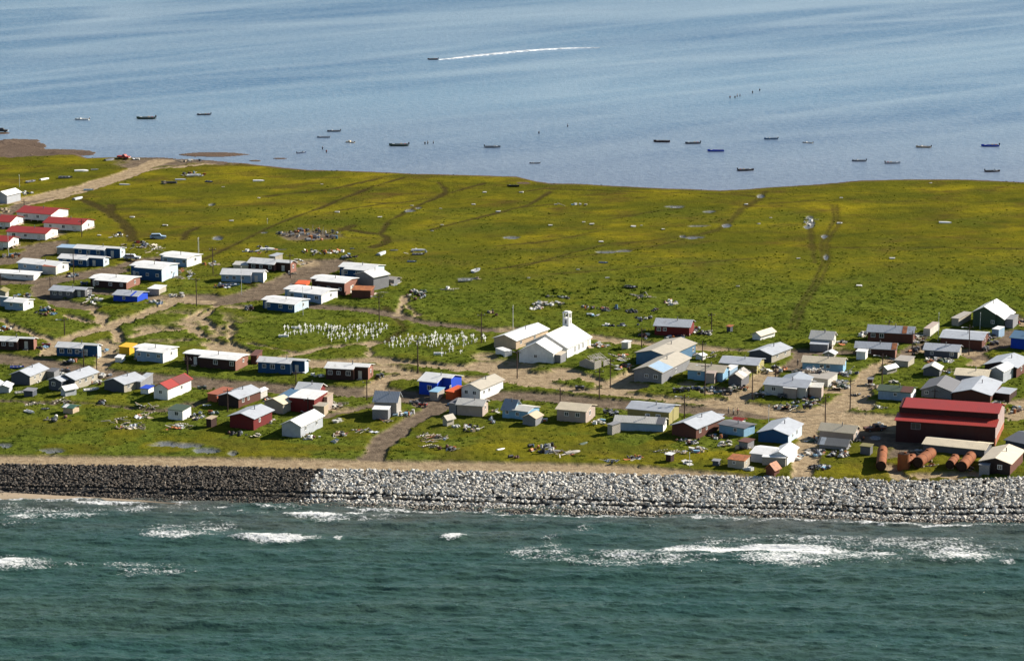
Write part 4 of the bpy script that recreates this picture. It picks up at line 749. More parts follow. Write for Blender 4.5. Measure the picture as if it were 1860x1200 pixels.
def uniq(prefix, x, y):
    for k in range(5):
        d = sorted((math.hypot(x-a, (y-b)*2), a, b, s) for a, b, s in LMK)[k]
        dx_, dy_ = x-d[1], (y-d[2])*2.2
        rel = ('right of' if dx_ > 0 else 'left of') if abs(dx_) > abs(dy_) else ('in front of' if dy_ > 0 else 'behind')
        s = prefix+' '+rel+' '+d[3]
        if s not in used_lab and len(s.split()) <= 16: used_lab[s] = 1; return s
    return s
# ---------------------------------------------------------------- crosses
b = bmesh.new(); box(b, -.09, .09, -.05, .05, -.3, 1.3); box(b, -.46, -.09, -.045, .045, .76, .94); box(b, .09, .46, -.045, .045, .76, .94)
cr0 = bmobj('grave_cross', b, PM('white')); me_cross = cr0.data; bpy.data.objects.remove(cr0)
CA = [(145,215),(203,190),(215,215),(170,285),(215,285),(245,285),(150,325),(310,290),(348,275),(380,190),(410,180),(425,245),(412,290),(478,275),(515,265),(485,185),(515,180),(495,255),(552,240),(576,200),(575,255),(615,190),(612,235),(665,195),(697,205),(712,190),(735,230),(745,200),(692,275),(775,295),(790,190),(818,180),(797,235),(865,170),(865,210),(855,245),(862,285),(905,210),(918,275),(935,230),(945,205),(962,255),(982,215),(998,195),(1030,215),(1043,190),(937,315),(1002,315),(850,345),(897,330),(905,400),(970,365),(1027,360),(1085,235),(1130,220),(1165,195),(1200,175),(1190,255),(1130,280),(1075,290),(1083,325),(1110,325),(1133,400),(1190,370),(1213,305),(1240,205),(1260,325),(1272,175),(1318,180),(1327,215),(1357,185),(1355,245),(1310,300),(1325,320),(1350,360),(1318,400),(1415,200),(1400,280),(1462,190),(1500,150),(1550,160),(1492,250),(1437,345),(1455,270),(1470,305),(1535,240),(1545,290),(1577,250),(1605,150),(1620,190),(1630,260),(1640,335),(1575,365),(1675,150),(1720,150),(1748,210),(1793,200),(1690,265),(1705,250),(1580,200),(330,200),(395,215)]
CB = [(88,325),(155,320),(160,370),(200,275),(218,330),(220,385),(245,260),(285,250),(298,320),(278,370),(345,235),(370,280),(400,320),(352,375),(415,380),(443,260),(475,200),(483,365),(520,320),(497,285),(515,240),(550,240),(608,225),(672,225),(735,205),(740,305),(770,270),(628,345),(677,345),(660,270),(828,235),(883,235),(825,305),(803,360),(850,385),(870,325),(883,378),(905,315),(918,250),(938,185),(945,310),(955,360),(968,270),(970,205),(987,300),(1000,340),(1035,205),(1020,260),(1040,290),(1060,250),(1045,430),(1045,525),(1090,200),(1125,185),(1130,295),(1160,270),(1165,220),(1095,345),(1110,495),(1175,455),(1190,370),(1200,235),(1190,250),(1225,425),(1235,450),(1218,305),(1253,295),(1275,225),(1290,290),(1310,235),(1300,345),(1325,330),(1330,210),(1385,195),(1410,250),(1420,320),(1410,380),(1440,245),(1450,350),(1463,265),(1495,325),(1550,315),(1545,215),(1577,235),(1605,295),(1635,280),(1362,485),(1388,460),(1710,240),(1750,235),(1780,280),(540,270),(570,262),(700,262)]
for lst, ox, oy, s_, nm in ((CA,500,575,8.857,'western'),(CB,690,590,9.3,'eastern')):
    for a, c in lst:
        p = G(ox+a/s_, oy+c/s_); o = link('grave_cross', me_cross); o.location = p; q = random.choice([.5,.65,.8,.95,1.15]); o.scale = (q*.95, q*1.1, q)
        o.rotation_euler = (random.uniform(-.08,.08), random.uniform(-.1,.1), random.uniform(-.2,.2)+.85); tag(o, 'white wooden cross in the '+nm+' plot of the graveyard', 'grave cross', 'crosses of the '+nm+' graves')
for x, y, lb in ((515,611,'low white fenced grave at the left end of the western graves'),(797,643,'low white grave slab at the front of the eastern graves'),(538,596,'white picket grave surround between crosses in the western graves')):
    b = bmesh.new(); box(b,-1.3,1.3,-.5,-.42,-.2,.45); box(b,-1.3,1.3,.42,.5,-.2,.45); box(b,-1.3,-1.22,-.42,.42,-.2,.45); box(b,1.22,1.3,-.42,.42,-.2,.45); box(b,-1.2,1.2,-.4,.4,-.2,.2)
    o = bmobj('grave_surround', b, PM('white')); o.location = G(x, y); tag(o, lb, 'grave')
# ---------------------------------------------------------------- utility poles
def pole(x, yt, yb, lamp=0, light=0, side=-1):
    p = G(x, yb); Hh = (yb-yt)/(pxm(yb)*.97)
    kind = ('pale thin pole' if light else 'dark street lamp pole' if lamp else 'dark wooden utility pole')
    e = empty('street_lamp' if lamp else 'mast' if light else 'utility_pole', p, random.uniform(-.4,.4), uniq(kind, x, yb), 'street lamp' if lamp else 'mast' if light else 'utility pole', 'poles along the village lanes')
    mt = PM('mast' if light else 'brown'); r = .07 if light else .15
    b = bmesh.new(); tube(b, (0,0,-.5), (0,0,Hh), r, r*.7, 8); bmobj('pole', b, mt, e)
    if light: b = bmesh.new(); tube(b, (0,0,Hh), (0,0,Hh+.3), .12, .05, 8); bmobj('cap', b, PM('white'), e); return
    b = bmesh.new(); box(b, -1.0, 1.0, -.07, .07, Hh-.8, Hh-.66); bmobj('crossarm', b, mt, e)
    for q in (-.9, 0, .9): b = bmesh.new(); tube(b, (q,0,Hh-.66), (q,0,Hh-.45), .06, .05, 6); bmobj('insulator', b, PM('lgrey'), e)
    if lamp:
        b = bmesh.new(); z_ = Hh-.9; tube(b, (0,0,z_), (side*1.0,0,z_+.35), .05); tube(b, (side*1.0,0,z_+.35), (side*1.9,0,z_+.4), .045); a = bmobj('lamp_arm', b, PM('lgrey'), e)
        b = bmesh.new(); box(b, side*2.3, side*1.8, -.16, .16, z_+.3, z_+.48); bmobj('lamp_head', b, PM('white'), a)
for tl, x, yt, yb, *k in [('T1',448,700,850),('T1',658,490,752),('T1',1748,705,958,1),('T1',1165,490,585),('T1',10,680,840),('T1',77,320,510,0,1),('T1',728,190,345),('T1',215,15,78),('T1',575,1060,1215,1),('T2',812,380,530),('T2',703,345,505),('T2',1575,410,590),
 ('T3',208,220,430),('T3',438,380,600,0,1),('T3',830,270,465),('T3',932,540,765,0,1),('T3',1545,600,845,1),('T3',90,150,290,0,1),('T4',97,220,415),('T4',1045,345,480,1,0,1),('T4',1663,430,605),('T4',450,505,705),('T4',1150,585,715),
 ('T5',1125,40,300),('T5',1400,0,180,0,1),('T5',1437,360,612,1),('T5',1060,640,760),('T5',1812,690,830),('T6',148,75,262,1,1),('T6',1225,255,420),('T6',870,600,855),('T6',962,510,760),('T6',1810,130,295),('T6',1733,370,540),
 ('T7',770,480,760,1),('T7',1182,520,800,1),('T7',590,750,980,1),('T7',1385,480,610),('T7',1325,850,1010,0,1),('T8',645,245,370),('T8',848,340,568),('T8',585,540,825,1),('T8',307,750,1030,1),('T8',90,895,1140),('T8',1343,290,550,1),('T8',1075,190,430,0,1),('T8',1045,840,935),('T8',1440,190,325,0,1),
 ('U1',1400,980,1080,0,1),('U1',138,540,620,0,1),('U2',20,780,810,0,1),('T9',795,660,770,0,1)]:
    a, c = T(tl, (x, yt)); _, d = T(tl, (x, yb)); pole(a, c, d, *(k or ()))
# lamp with two arms beside the graves
p = G(759, 675); e = empty('street_lamp', p, 0, 'tall dark pole with curved white double lamp arms before the eastern graves', 'street lamp', 'poles along the village lanes')
b = bmesh.new(); tube(b, (0,0,-.5), (0,0,8.3), .17, .12, 8); bmobj('pole', b, PM('brown'), e)
for s_ in (-1, 1):
    b = bmesh.new(); pts = [(0,0,7.9),(s_*.7,0,7.95),(s_*1.2,0,8.25),(s_*1.45,0,8.7)]
    for q, r in zip(pts, pts[1:]): tube(b, q, r, .08)
    a = bmobj('lamp_arm', b, PM('white'), e); b = bmesh.new(); tube(b, pts[-1], (s_*1.5,0,9.0), .2, .12, 10); bmobj('lamp_head', b, PM('white'), a)
# ---------------------------------------------------------------- boats
def hull_mesh(bm, L=6.6, B=2.0, Hh=.8, inner=False):
    rings = []; n = 10
    for i in range(n+1):
        f = i/n; x = -L/2+L*f; wd = B/2*(1 if f < .45 else max(.03, (1-((f-.45)/.55)**2.2)))*(.9+.1*min(1, f*4)); sh = Hh*(1+.35*f**3); kz = Hh*.42*max(0, (f-.62)/.38)**2
        out = [(-wd, sh), (-wd*.88, sh*.35+kz*.6), (-wd*.45, .06+kz), (0, kz), (wd*.45, .06+kz), (wd*.88, sh*.35+kz*.6), (wd, sh)]
        inn = [(wd*.9, sh), (wd*.8, sh*.4+kz*.6), (0, .26+kz), (-wd*.8, sh*.4+kz*.6), (-wd*.9, sh)]
        rings.append([bm.verts.new((x, y, z)) for y, z in out+inn])
    m_ = len(rings[0])
    for a, c in zip(rings, rings[1:]):
        for i in range(m_): bm.faces.new((a[i], a[(i+1) % m_], c[(i+1) % m_], c[i]))
    bm.faces.new(rings[0]); bm.faces.new(rings[-1][::-1])
    t_ = [bm.verts.new(v.co+Vector((.12, 0, -.06))) for v in (rings[0][6], rings[0][0], rings[0][1], rings[0][5])]; bm.faces.new(t_)
BOATS = {}
def make_boat(col, style):
    e = bpy.data.objects.new('boat', None); C.objects.link(e); M = PM(col)
    b = bmesh.new(); hull_mesh(b); h = bmobj('hull', b, M, e, False)
    b = bmesh.new(); 
    for y in (-1, 1): box(b, -3.2, 1.2, y*.93-.05, y*.93+.05, .80, .87)
    bmobj('gunwale', b, PM('lgrey' if col != 'white' else 'white'), h)
    for x in (-1.6, .1): b = bmesh.new(); box(b, x-.18, x+.18, -.78, .78, .48, .55); bmobj('thwart', b, PM('sand'), e)
    b = bmesh.new(); prism(b, [(-.72,.84),(0,.98),(.72,.84)], 1.35, 2.2, 'x'); bmobj('bow_deck', b, PM('lgrey' if style != 'white' else 'white'), e)
    if style != 'bare':
        b = bmesh.new(); box(b, -3.75, -3.35, -.22, .22, .75, 1.35); box(b, -3.62, -3.45, -.08, .08, -.2, .75); mo = bmobj('outboard_motor', b, PM('black'), e)
        b = bmesh.new(); box(b, -3.78, -3.3, -.25, .25, 1.352, 1.5); bmobj('cowling', b, PM('white' if style == 'white' else 'dgrey'), mo)
    if style in ('console', 'white'):
        b = bmesh.new(); box(b, .45, .95, -.6, .6, .3, 1.15); co_ = bmobj('console', b, PM('white'), e); b = bmesh.new(); box(b, .8, .9, -.55, .55, 1.155, 1.5); bmobj('windscreen', b, GLASS, co_)
    if style == 'cabin': b = bmesh.new(); box(b, -.3, 1.3, -.7, .7, .3, 1.7); cb = bmobj('cabin', b, M, e); b = bmesh.new(); box(b, 1.305, 1.33, -.5, .5, 1.1, 1.5); bmobj('windscreen', b, GLASS, cb)
    if style == 'load':
        b = bmesh.new(); 
        box(b, -1.2, -.6, -.5, .3, .3, 1.1); bmobj('cargo_box', b, PM('wood'), e); b = bmesh.new(); box(b, -2.5, -2.0, -.2, .5, .3, 1.0); bmobj('fuel_can', b, PM('rred'), e)
    return e
def put_boat(x, y, Lpx, col, style, rz, z=None, label='', group=None, roll=0, flip=False, name='boat'):
    key = (col, style); first = key not in BOATS
    if first: BOATS[key] = make_boat(*key); o = BOATS[key]
    else: o = copy_tree(BOATS[key])
    s_ = Lpx/pxm(y)/7.0/max(.35, abs(math.cos(rz))); s_ = min(s_, 1.25)
    o.scale = (s_, s_, s_)
    p = P(x, y, z) if z is not None else G(x, y); o.location = p; o.rotation_euler = (roll, 0, rz)
    if flip: o.rotation_euler = (math.pi, 0, rz); o.location.z += .8*s_
    o.name = name; tag(o, label, 'boat', group); return o
PI = math.pi; zb = LAG-.22; gb = 'boats moored in the lagoon'
for x, y, L_, c, st_, rz, lb in [
 (149,219,28,'white','white',PI-.1,'white open boat, leftmost of the moored boats'),(265,217,36,'dgreen','load',PI+.05,'long dark green skiff second from the left in the lagoon'),(370,210,26,'dgrey','load',PI+.1,'dark grey skiff third from the left in the lagoon'),
 (606,240,25,'dgrey','console',PI+.1,'dark skiff with bow to the left, just above a pale bare skiff'),(588,251,26,'lgrey','bare',PI,'pale bare skiff without motor below the dark skiff'),(636,260,17,'cream','cabin',PI-.5,'small cream cabin boat right of the pale bare skiff'),
 (548,279,17,'navy','console',.6,'small navy boat nearest the shore in the left centre'),(724,266,37,'dgreen','load',PI+.02,'long dark green skiff left of the wading group'),(895,269,30,'grey','console',0,'grey skiff pointing right in the middle of the lagoon'),(971,298,20,'dgrey','white',PI,'short dark boat with white motor close to the shore'),
 (1202,259,32,'brown','bare',PI-.08,'brown skiff, leftmost of the four boats in the right centre'),(1258,262,29,'slate','load',PI+.12,'slate coloured loaded skiff between the brown and the blue skiffs'),(1300,276,32,'royal','bare',PI+.02,'bright blue skiff in the right centre of the lagoon'),(1400,254,26,'steel','white',PI+.08,'blue boat with white console above the blue skiff'),
 (1467,261,19,'offwhite','console',PI-.35,'small off white boat pointing toward the shore'),(1355,311,31,'dbrown','load',.12,'dark brown skiff closest to the grassy shore'),(1560,294,27,'grey','console',PI,'grey skiff left of the pair near the right shore'),(1622,298,29,'lgrey','load',.05,'pale grey loaded skiff pointing right, near the right shore'),
 (1677,269,28,'tan','console',PI-.2,'tan boat farther out above the pale grey loaded skiff'),(1798,267,34,'royal','load',PI+.02,'blue skiff at the far right of the lagoon'),(1803,313,29,'brown','console',.08,'brown skiff pointing right at the far right shore')]:
    put_boat(x, y, L_, c, st_, rz, zb, lb, gb)
put_boat(786,109,20,'dbrown','load',PI+.05,LAG-.12,'dark speedboat under way with a long white wake',None,name='speedboat')
gl = 'boats lying on the grass'
for x, y, L_, c, rz, fl in [(148,311,26,'white',.25,1),(172,309,14,'offwhite',.2,0),(119,324,27,'dgrey',0,0),(81,326,14,'white',.9,1),(56,331,15,'grey',.8,0),(161,346,19,'sky',.1,0),(142,361,13,'lgrey',1.1,1),(227,336,21,'offwhite',-.1,1),(307,333,30,'dgrey',PI,0),(328,327,21,'lgrey',.1,1),(352,320,26,'white',.2,0),(380,331,15,'navy',-.5,0),
  (470,329,22,'white',.05,1),(932,339,24,'black',PI,0),(199,291,15,'slate',1.,1),(291,434,18,'white',-.2,0),(694,461,13,'lgrey',1.2,1),(716,455,15,'slate',.3,1),(761,455,28,'lgrey',0,1),(760,463,24,'dgrey',.1,0),(748,476,18,'steel',-.1,0),(1096,478,18,'steel',-.2,0),(865,493,14,'lgrey',1.1,0),(845,511,28,'offwhite',.1,0),
  (419,520,34,'steel',.2,0),(54,749,21,'white',-.7,0),(83,743,17,'dgrey',0,0),(166,709,27,'white',.5,0),(41,714,26,'offwhite',.5,0),(910,816,15,'white',.7,1),(1717,405,24,'white',-.1,1),(1275,814,13,'lgrey',.2,1),(1312,810,18,'white',.3,0),(376,736,16,'white',.1,1),(640,452,9,'steel',0,0),(486,453,28,'white',.15,1),(31,668,27,'royal',.1,0),(1005,820,30,'grey',.2,1),(1040,822,30,'weath',.6,1),(1060,806,16,'dgreen',.9,1),(1146,523,26,'black',-.4,0)]:
    cw = {'dgrey':'dark grey','lgrey':'light grey','offwhite':'off white','sky':'pale blue','steel':'steel blue','navy':'navy','weath':'weathered grey','dgreen':'dark green','royal':'bright blue'}.get(c, c)
    put_boat(x, y, L_, c, 'bare', rz, None, uniq(cw+(' upturned' if fl else ' beached')+' boat', x, y), gl, roll=.15, flip=bool(fl))
# wake
q_ = [(797,108.6,.8),(820,106.5,2.2),(860,101.6,3.2),(900,97.5,3.6),(940,93.6,3.4),(980,90.5,2.8),(1010,88.8,2.2),(1050,87.2,1.2),(1090,87.5,.5)]
co = []; fa = []
for i in range(90):
    s_ = i/89; xx = 797+(1090-797)*s_; yy = np.interp(xx, [a[0] for a in q_], [a[1] for a in q_]); ww = np.interp(xx, [a[0] for a in q_], [a[2] for a in q_])*(1+.3*math.sin(i*1.7))
    c_ = P(xx, yy, LAG+.06)
    for k in range(5): co.append((c_[0], c_[1]+(k-2)*ww*.55, c_[2]+(.18 if k in (1, 2, 3) else -.12)))
ii = np.arange(450).reshape(90, 5); fq = np.stack([ii[:-1, :-1], ii[1:, :-1], ii[1:, 1:], ii[:-1, 1:]], -1).reshape(-1, 4)
m, nt, bs, L = newmat('wake_foam'); bs.inputs['Base Color'].default_value = (.70, .73, .75, 1); bs.inputs['Roughness'].default_value = .8
L(ramp(nt, noise(nt, .35, 5, .7, None, (.35, 1, 1)), (.36, .15), (.60, 1.)), bs.inputs['Alpha'])
tag(link('wake', mesh_np('wake', co, fq, m)), kind='structure')
# ---------------------------------------------------------------- vehicles
def wheel(e, x, y, z, r, w_=.22):
    b = bmesh.new(); tube(b, (x, y-w_/2, z), (x, y+w_/2, z), r, r, 14); o = bmobj('wheel', b, PM('black'), e)
    b = bmesh.new(); tube(b, (x, y-w_/2-.01, z), (x, y+w_/2+.01, z), r*.5, r*.5, 10); bmobj('rim', b, PM('grey'), o)
def make_atv(col):
    e = bpy.data.objects.new('quad_bike', None); C.objects.link(e)
    for x in (-.62, .62):
        for y in (-.42, .42): wheel(e, x, y, .3, .3, .24)
    b = bmesh.new(); box(b, -.85, .85, -.18, .18, .35, .7); 
    for x in (-.62, .62): box(b, x-.36, x+.36, -.55, .55, .66, .74)
    bmobj('body', b, PM(col), e); b = bmesh.new(); box(b, -.6, .15, -.17, .17, .745, .92); bmobj('seat', b, PM('black'), e)
    b = bmesh.new(); tube(b, (.35,0,.7), (.25,0,1.1), .04); tube(b, (.25,-.38,1.12), (.25,.38,1.12), .03); bmobj('handlebar', b, PM('black'), e)
    for q in ((-.95, -.5, -.4, .4, .93, .96), (.5, .95, -.4, .4, .86, .89)): b = bmesh.new(); box(b, *q); bmobj('rack', b, PM('dgrey'), e)
    return e
AT = {}
for x, y, c, rz in [(1053,708,'black',.1),(752,735,'dgrey',.3),(768,739,'rred',-.2),(1806,626,'grey',.4),(1790,636,'dgrey',1.),(1304,716,'steel',.2),(1322,716,'black',-.1),(1245,710,'dgrey',.1),(1264,709,'navy',.2),(1663,637,'black',.5),(452,561,'dgrey',.8),(534,522,'black',.2),(288,477,'rred',.1),(84,630,'rred',.2),
  (119,677,'dgrey',.3),(153,518,'navy',.1),(367,708,'dgreen',.4),(690,686,'black',1.),(1104,751,'dgrey',.2),(1115,754,'lgrey',.5),(1421,722,'dgrey',.3),(1380,721,'black',.1),(1466,742,'dbrown',0),(1280,712,'dgreen',.7),(1230,712,'black',.1),(120,490,'dgrey',.4),(30,466,'dgrey',.3),(650,492,'black',.2)]:
    if c not in AT: AT[c] = make_atv(c); o = AT[c]
    else: o = copy_tree(AT[c])
    o.location = G(x, y); o.rotation_euler = (0, 0, rz); o.scale = (1.15,)*3
    cw = {'dgrey':'dark grey','lgrey':'light grey','rred':'red','navy':'navy','steel':'steel blue','dgreen':'dark green','dbrown':'brown'}.get(c, c); tag(o, uniq(cw+' quad bike parked', x, y), 'quad bike', 'quad bikes parked about the village')
def make_truck(name, x, y, rz, col, label, pick=True):
    e = empty(name, G(x, y), rz, label, 'pickup truck' if pick else 'car')
    for xx in (-1.5, 1.5):
        for yy in (-.82, .82): wheel(e, xx, yy, .36, .36)
    b = bmesh.new(); prism(b, [(-2.5,.35),(2.5,.35),(2.5,.85),(1.2,.95),(-2.5,.98)], -.9, .9, 'y'); body = bmobj('body', b, PM(col), e)
    b = bmesh.new(); a0 = -.3 if pick else -2.2; prism(b, [(a0,.96),(1.15,.96),(.6,1.6),(a0+.2,1.6)], -.8, .8, 'y'); cab = bmobj('cab', b, PM(col), e)
    b = bmesh.new(); prism(b, [(a0+.12,1.05),(.95,1.05),(.58,1.5),(a0+.25,1.5)], -.83, .83, 'y'); bmobj('window', b, GLASS, cab)
    b = bmesh.new(); box(b, 2.505, 2.56, -.8, .8, .38, .55); bmobj('bumper', b, PM('lgrey'), e)
    for yy in (-.65, .65): b = bmesh.new(); box(b, 2.505, 2.54, yy-.15, yy+.15, .62, .8); bmobj('headlight', b, PM('white'), body)
make_truck('pickup_truck', 225, 288, -.4, 'rred', 'red pickup truck parked by the lagoon at the gravel road end')
make_truck('parked_car', 240, 471, -.15, 'lgrey', 'silver car parked beside the twin dark blue houses', False)
make_truck('parked_car', 287, 433.5, .1, 'lblue', 'pale blue car abandoned in the grass above the twin blue houses', False)
make_truck('parked_car', 3, 240, 0, 'black', 'black vehicle on the far left sandbar in the lagoon', False)
make_truck('wrecked_truck', 1588, 782, .3, 'rbrown', 'rusty wrecked truck loaded with scrap left of the red warehouse')
# ---------------------------------------------------------------- people
def skinned(name, pts, edges, rad, mat, parent=None, sub=1):
    me = bpy.data.meshes.new(name); me.from_pydata(pts, edges, []); o = link(name, me, parent); me.materials.append(mat)
    md = o.modifiers.new('skin', 'SKIN'); md.use_smooth_shade = True
    for i, r in enumerate(rad): me.skin_vertices[0].data[i].radius = (r, r)
    me.skin_vertices[0].data[0].use_root = True; o.modifiers.new('sub', 'SUBSURF').levels = sub; o.modifiers['sub'].render_levels = sub; return o
def make_person(jc, tc_, reach=0):
    pts = [(0,0,.95),(0,0,1.2),(0,0,1.42),(0,-.01,1.53),(0,-.02,1.63),(0,-.01,1.74),(.09,0,.9),(.11,-.03,.5),(.12,.02,.08),(.12,-.16,.04),(-.09,0,.9),(-.11,.03,.5),(-.12,.08,.08),(-.12,-.10,.04),
           (.19,0,1.40),(.24,.02-reach*.1,1.12),(.24,-.10-reach*.3,.90+reach*.2),(.24,-.14-reach*.35,.80+reach*.22),(-.19,0,1.40),(-.24,.03,1.12),(-.24,-.06,.88),(-.24,-.09,.79)]
    ed = [(0,1),(1,2),(2,3),(3,4),(4,5),(0,6),(6,7),(7,8),(8,9),(0,10),(10,11),(11,12),(12,13),(2,14),(14,15),(15,16),(16,17),(2,18),(18,19),(19,20),(20,21)]
    ra = [.14,.13,.13,.055,.095,.08,.09,.06,.045,.04,.09,.06,.045,.04,.06,.045,.035,.03,.06,.045,.035,.03]
    e = skinned('person', pts, ed, ra, PM('pink'))
    skinned('jacket', [pts[i] for i in (0,1,2,14,15,16,18,19,20)], [(0,1),(1,2),(2,3),(3,4),(4,5),(2,6),(6,7),(7,8)], [.17,.165,.155,.085,.07,.055,.085,.07,.055], PM(jc), e)
    skinned('trousers', [pts[i] for i in (0,6,7,8,10,11,12)], [(0,1),(1,2),(2,3),(0,4),(4,5),(5,6)], [.155,.11,.08,.07,.11,.08,.07], PM(tc_), e)
    skinned('hair', [(0,.01,1.70),(0,.02,1.76),(0,.06,1.66)], [(0,1),(0,2)], [.10,.085,.07], PM('black'), e); return e
PPL = {}
gp = 'people wading in the lagoon'
for x, y, j, tr, z, rz, lb, g_ in [(1323,752,'dgrey','black',None,1.5,'person in dark clothes walking, leftmost of three on the wide dirt street','people walking on the wide street'),(1332,754,'weath','black',None,1.2,'person in grey walking between two others on the wide dirt street','people walking on the wide street'),(1340,753,'rred','black',None,1.4,'person in red top walking, rightmost of three on the dirt street','people walking on the wide street'),
  (1449,664,'black','black',None,2,'person in black standing on the path below the slate blue house',None),(979,246,'black','navy',1,0,'lone dark clad person wading left of another in the mid lagoon',gp),(1031,233,'navy','black',1,1,'lone person in navy wading and pulling a line in the mid lagoon',gp),
  (1335,181,'black','black',1,0,'dark clad person wading, left one of the close far trio',gp),(1339,178,'dgrey','black',1,1,'dark clad person wading, middle of the close far trio',gp),(1344,178,'navy','black',1,2,'dark clad person wading, right one of the close far trio',gp),(1326,181,'brick','black',1,0,'person in orange brown wading left of the far trio',gp),(1367,172,'black','black',1,0,'dark person wading alone right of the far trio',gp),(1380,168,'black','navy',1,0,'dark person wading farthest right and farthest out',gp),
  (772,265,'black','black',1,0,'dark person wading, left one right of the dark green skiff',gp),(777,264,'dbrown','black',1,1,'person in brown wading, middle one right of the green skiff',gp),(787,264,'black','navy',1,2,'dark person bending at a net, rightmost beside the green skiff',gp),(586,274,'navy','black',1,0,'person in navy wading between the small navy boat and cream cabin boat',gp),(593,280,'rred','black',1,0,'person in red wading near the shore beside the small navy boat',gp)]:
    k = (j, tr)
    if k not in PPL: PPL[k] = make_person(j, tr, 1 if z else 0); o = PPL[k]
    else: o = copy_tree(PPL[k])
    o.location = P(x, y, LAG-.45) if z else G(x, y); o.rotation_euler = (0, 0, rz); tag(o, lb, 'person', g_)
# ---------------------------------------------------------------- loose things about the village
def protos():
    D_ = {}
    def reg(kind, col, cw, bm, smooth=False): D_.setdefault(kind, []).append((cw, bmobj(kind, bm, PM(col), None, smooth)))
    def cyl(r, h, n=12): b = bmesh.new(); tube(b, (0,0,-.1), (0,0,h), r, r, n); return b
    for col, cw in (('wood','pale'),('weath','grey'),('sand','bleached'),('brown','dark')):
        b = bmesh.new(); box(b, -1.4, 1.4, -.12, .12, 0, .07); reg('plank', col, cw, b)
    for col, cw in (('offwhite','white'),('lgrey','grey'),('rust','rusty'),('ltan','tan')):
        b = bmesh.new(); n_ = 6; vs_ = [[b.verts.new((-1.1+2.2*i/n_, y, .08+.07*math.sin(i*2.1)+(.12 if i > 3 else 0))) for i in range(n_+1)] for y in (-.6, .6)]; lo = [[b.verts.new(v.co+Vector((0,0,-.05))) for v in r] for r in vs_]
        for i in range(n_):
            b.faces.new((vs_[0][i], vs_[0][i+1], vs_[1][i+1], vs_[1][i])); b.faces.new((lo[0][i], lo[1][i], lo[1][i+1], lo[0][i+1]))
            b.faces.new((vs_[0][i], lo[0][i], lo[0][i+1], vs_[0][i+1])); b.faces.new((vs_[1][i], vs_[1][i+1], lo[1][i+1], lo[1][i]))
        b.faces.new((vs_[0][0], vs_[1][0], lo[1][0], lo[0][0])); b.faces.new((vs_[0][-1], lo[0][-1], lo[1][-1], vs_[1][-1])); reg('sheet', col, cw, b)
    for col, cw in (('steel','blue'),('rust','rusty'),('offwhite','white'),('black','black')): reg('drum', col, cw, cyl(.32, .9), False)
    for col, cw in (('steel','blue'),('black','black'),('dgreen','green'),('offwhite','white')):
        b = bmesh.new(); bmesh.ops.create_icosphere(b, subdivisions=3, radius=1)
        for v in b.verts: c = v.co; f = 1+.25*math.sin(c.x*5+c.y*3)+.15*math.sin(c.y*9+c.z*7); v.co = Vector((c.x*1.1*f, c.y*.7*f, max(-.1, c.z*.5*f)))
        reg('tarp_bundle', col, cw, b)
    b = bmesh.new(); n_ = 14
    R_ = [[b.verts.new(((.34+.14*math.cos(t))*math.cos(a), (.34+.14*math.cos(t))*math.sin(a), .13+.13*math.sin(t))) for t in [2*math.pi*j/6 for j in range(6)]] for a in [2*math.pi*i/n_ for i in range(n_)]]
    for i in range(n_):
        for j in range(6): b.faces.new((R_[i][j], R_[(i+1) % n_][j], R_[(i+1) % n_][(j+1) % 6], R_[i][(j+1) % 6]))
    reg('tyre', 'black', 'old black', b, True)
    for col, cw in (('wood','wooden'),('white','white'),('slate','dark grey'),('rred','red')):
        b = bmesh.new(); s = .45
        for z in (0, .22, .44): box(b, -s, s, -s, -s+.05, z, z+.18); box(b, -s, s, s-.05, s, z, z+.18); box(b, -s, -s+.05, -s+.051, s-.051, z, z+.18); box(b, s-.05, s, -s+.051, s-.051, z, z+.18)
        box(b, -s+.06, s-.06, -s+.06, s-.06, .02, .5); reg('crate', col, cw, b)
    for col, cw in (('offwhite','white'),('sky','pale blue'),('brick','red'),('sand','cream')):
        b = bmesh.new(); vs_ = box(b, -.5, .5, -.32, .32, 0, .42)
        for v in vs_:
            if v.co.z < .1: v.co.x *= .82; v.co.y *= .82
        box(b, -.54, .54, -.36, .36, .425, .48); reg('tote', col, cw, b)
    b = bmesh.new(); 
    for i in range(5): a0, a1 = (i*.8-2, i*.8-1.2); tube(b, (a0, .06*math.sin(i), .15), (a1, .06*math.sin(i+1), .15), .14-.015*i, .14-.015*(i+1), 8)
    reg('driftwood_log', 'sand', 'bleached', b, True)
    b = bmesh.new(); 
    for i in range(6): box(b, -.6+.22*i, -.48+.22*i, -.5, .5, .12, .15)
    for y in (-.45, 0, .45): box(b, -.6, .6, y-.04, y+.04, 0, .12)
    reg('pallet', 'wood', 'wooden', b)
    for col, cw in (('dgrey','dark'),('rbrown','rusty'),('zinc','bright')):
        b = bmesh.new(); r2 = random.Random(hash(col) % 99 if 0 else len(col))
        pr = [(r2.uniform(-.7,.7), r2.uniform(-.5,.5), r2.uniform(0,.7)) for _ in range(9)]
        tube(b, (-.7,0,.1), (.7,.1,.5), .06); bmesh.ops.create_icosphere(b, subdivisions=2, radius=.42, matrix=Matrix.Translation((.1,.1,.3)))
        for v in b.verts: v.co += Vector((.09*math.sin(v.co.y*17), .09*math.sin(v.co.z*19), .08*math.sin(v.co.x*21)))
        reg('scrap_metal', col, cw, b)
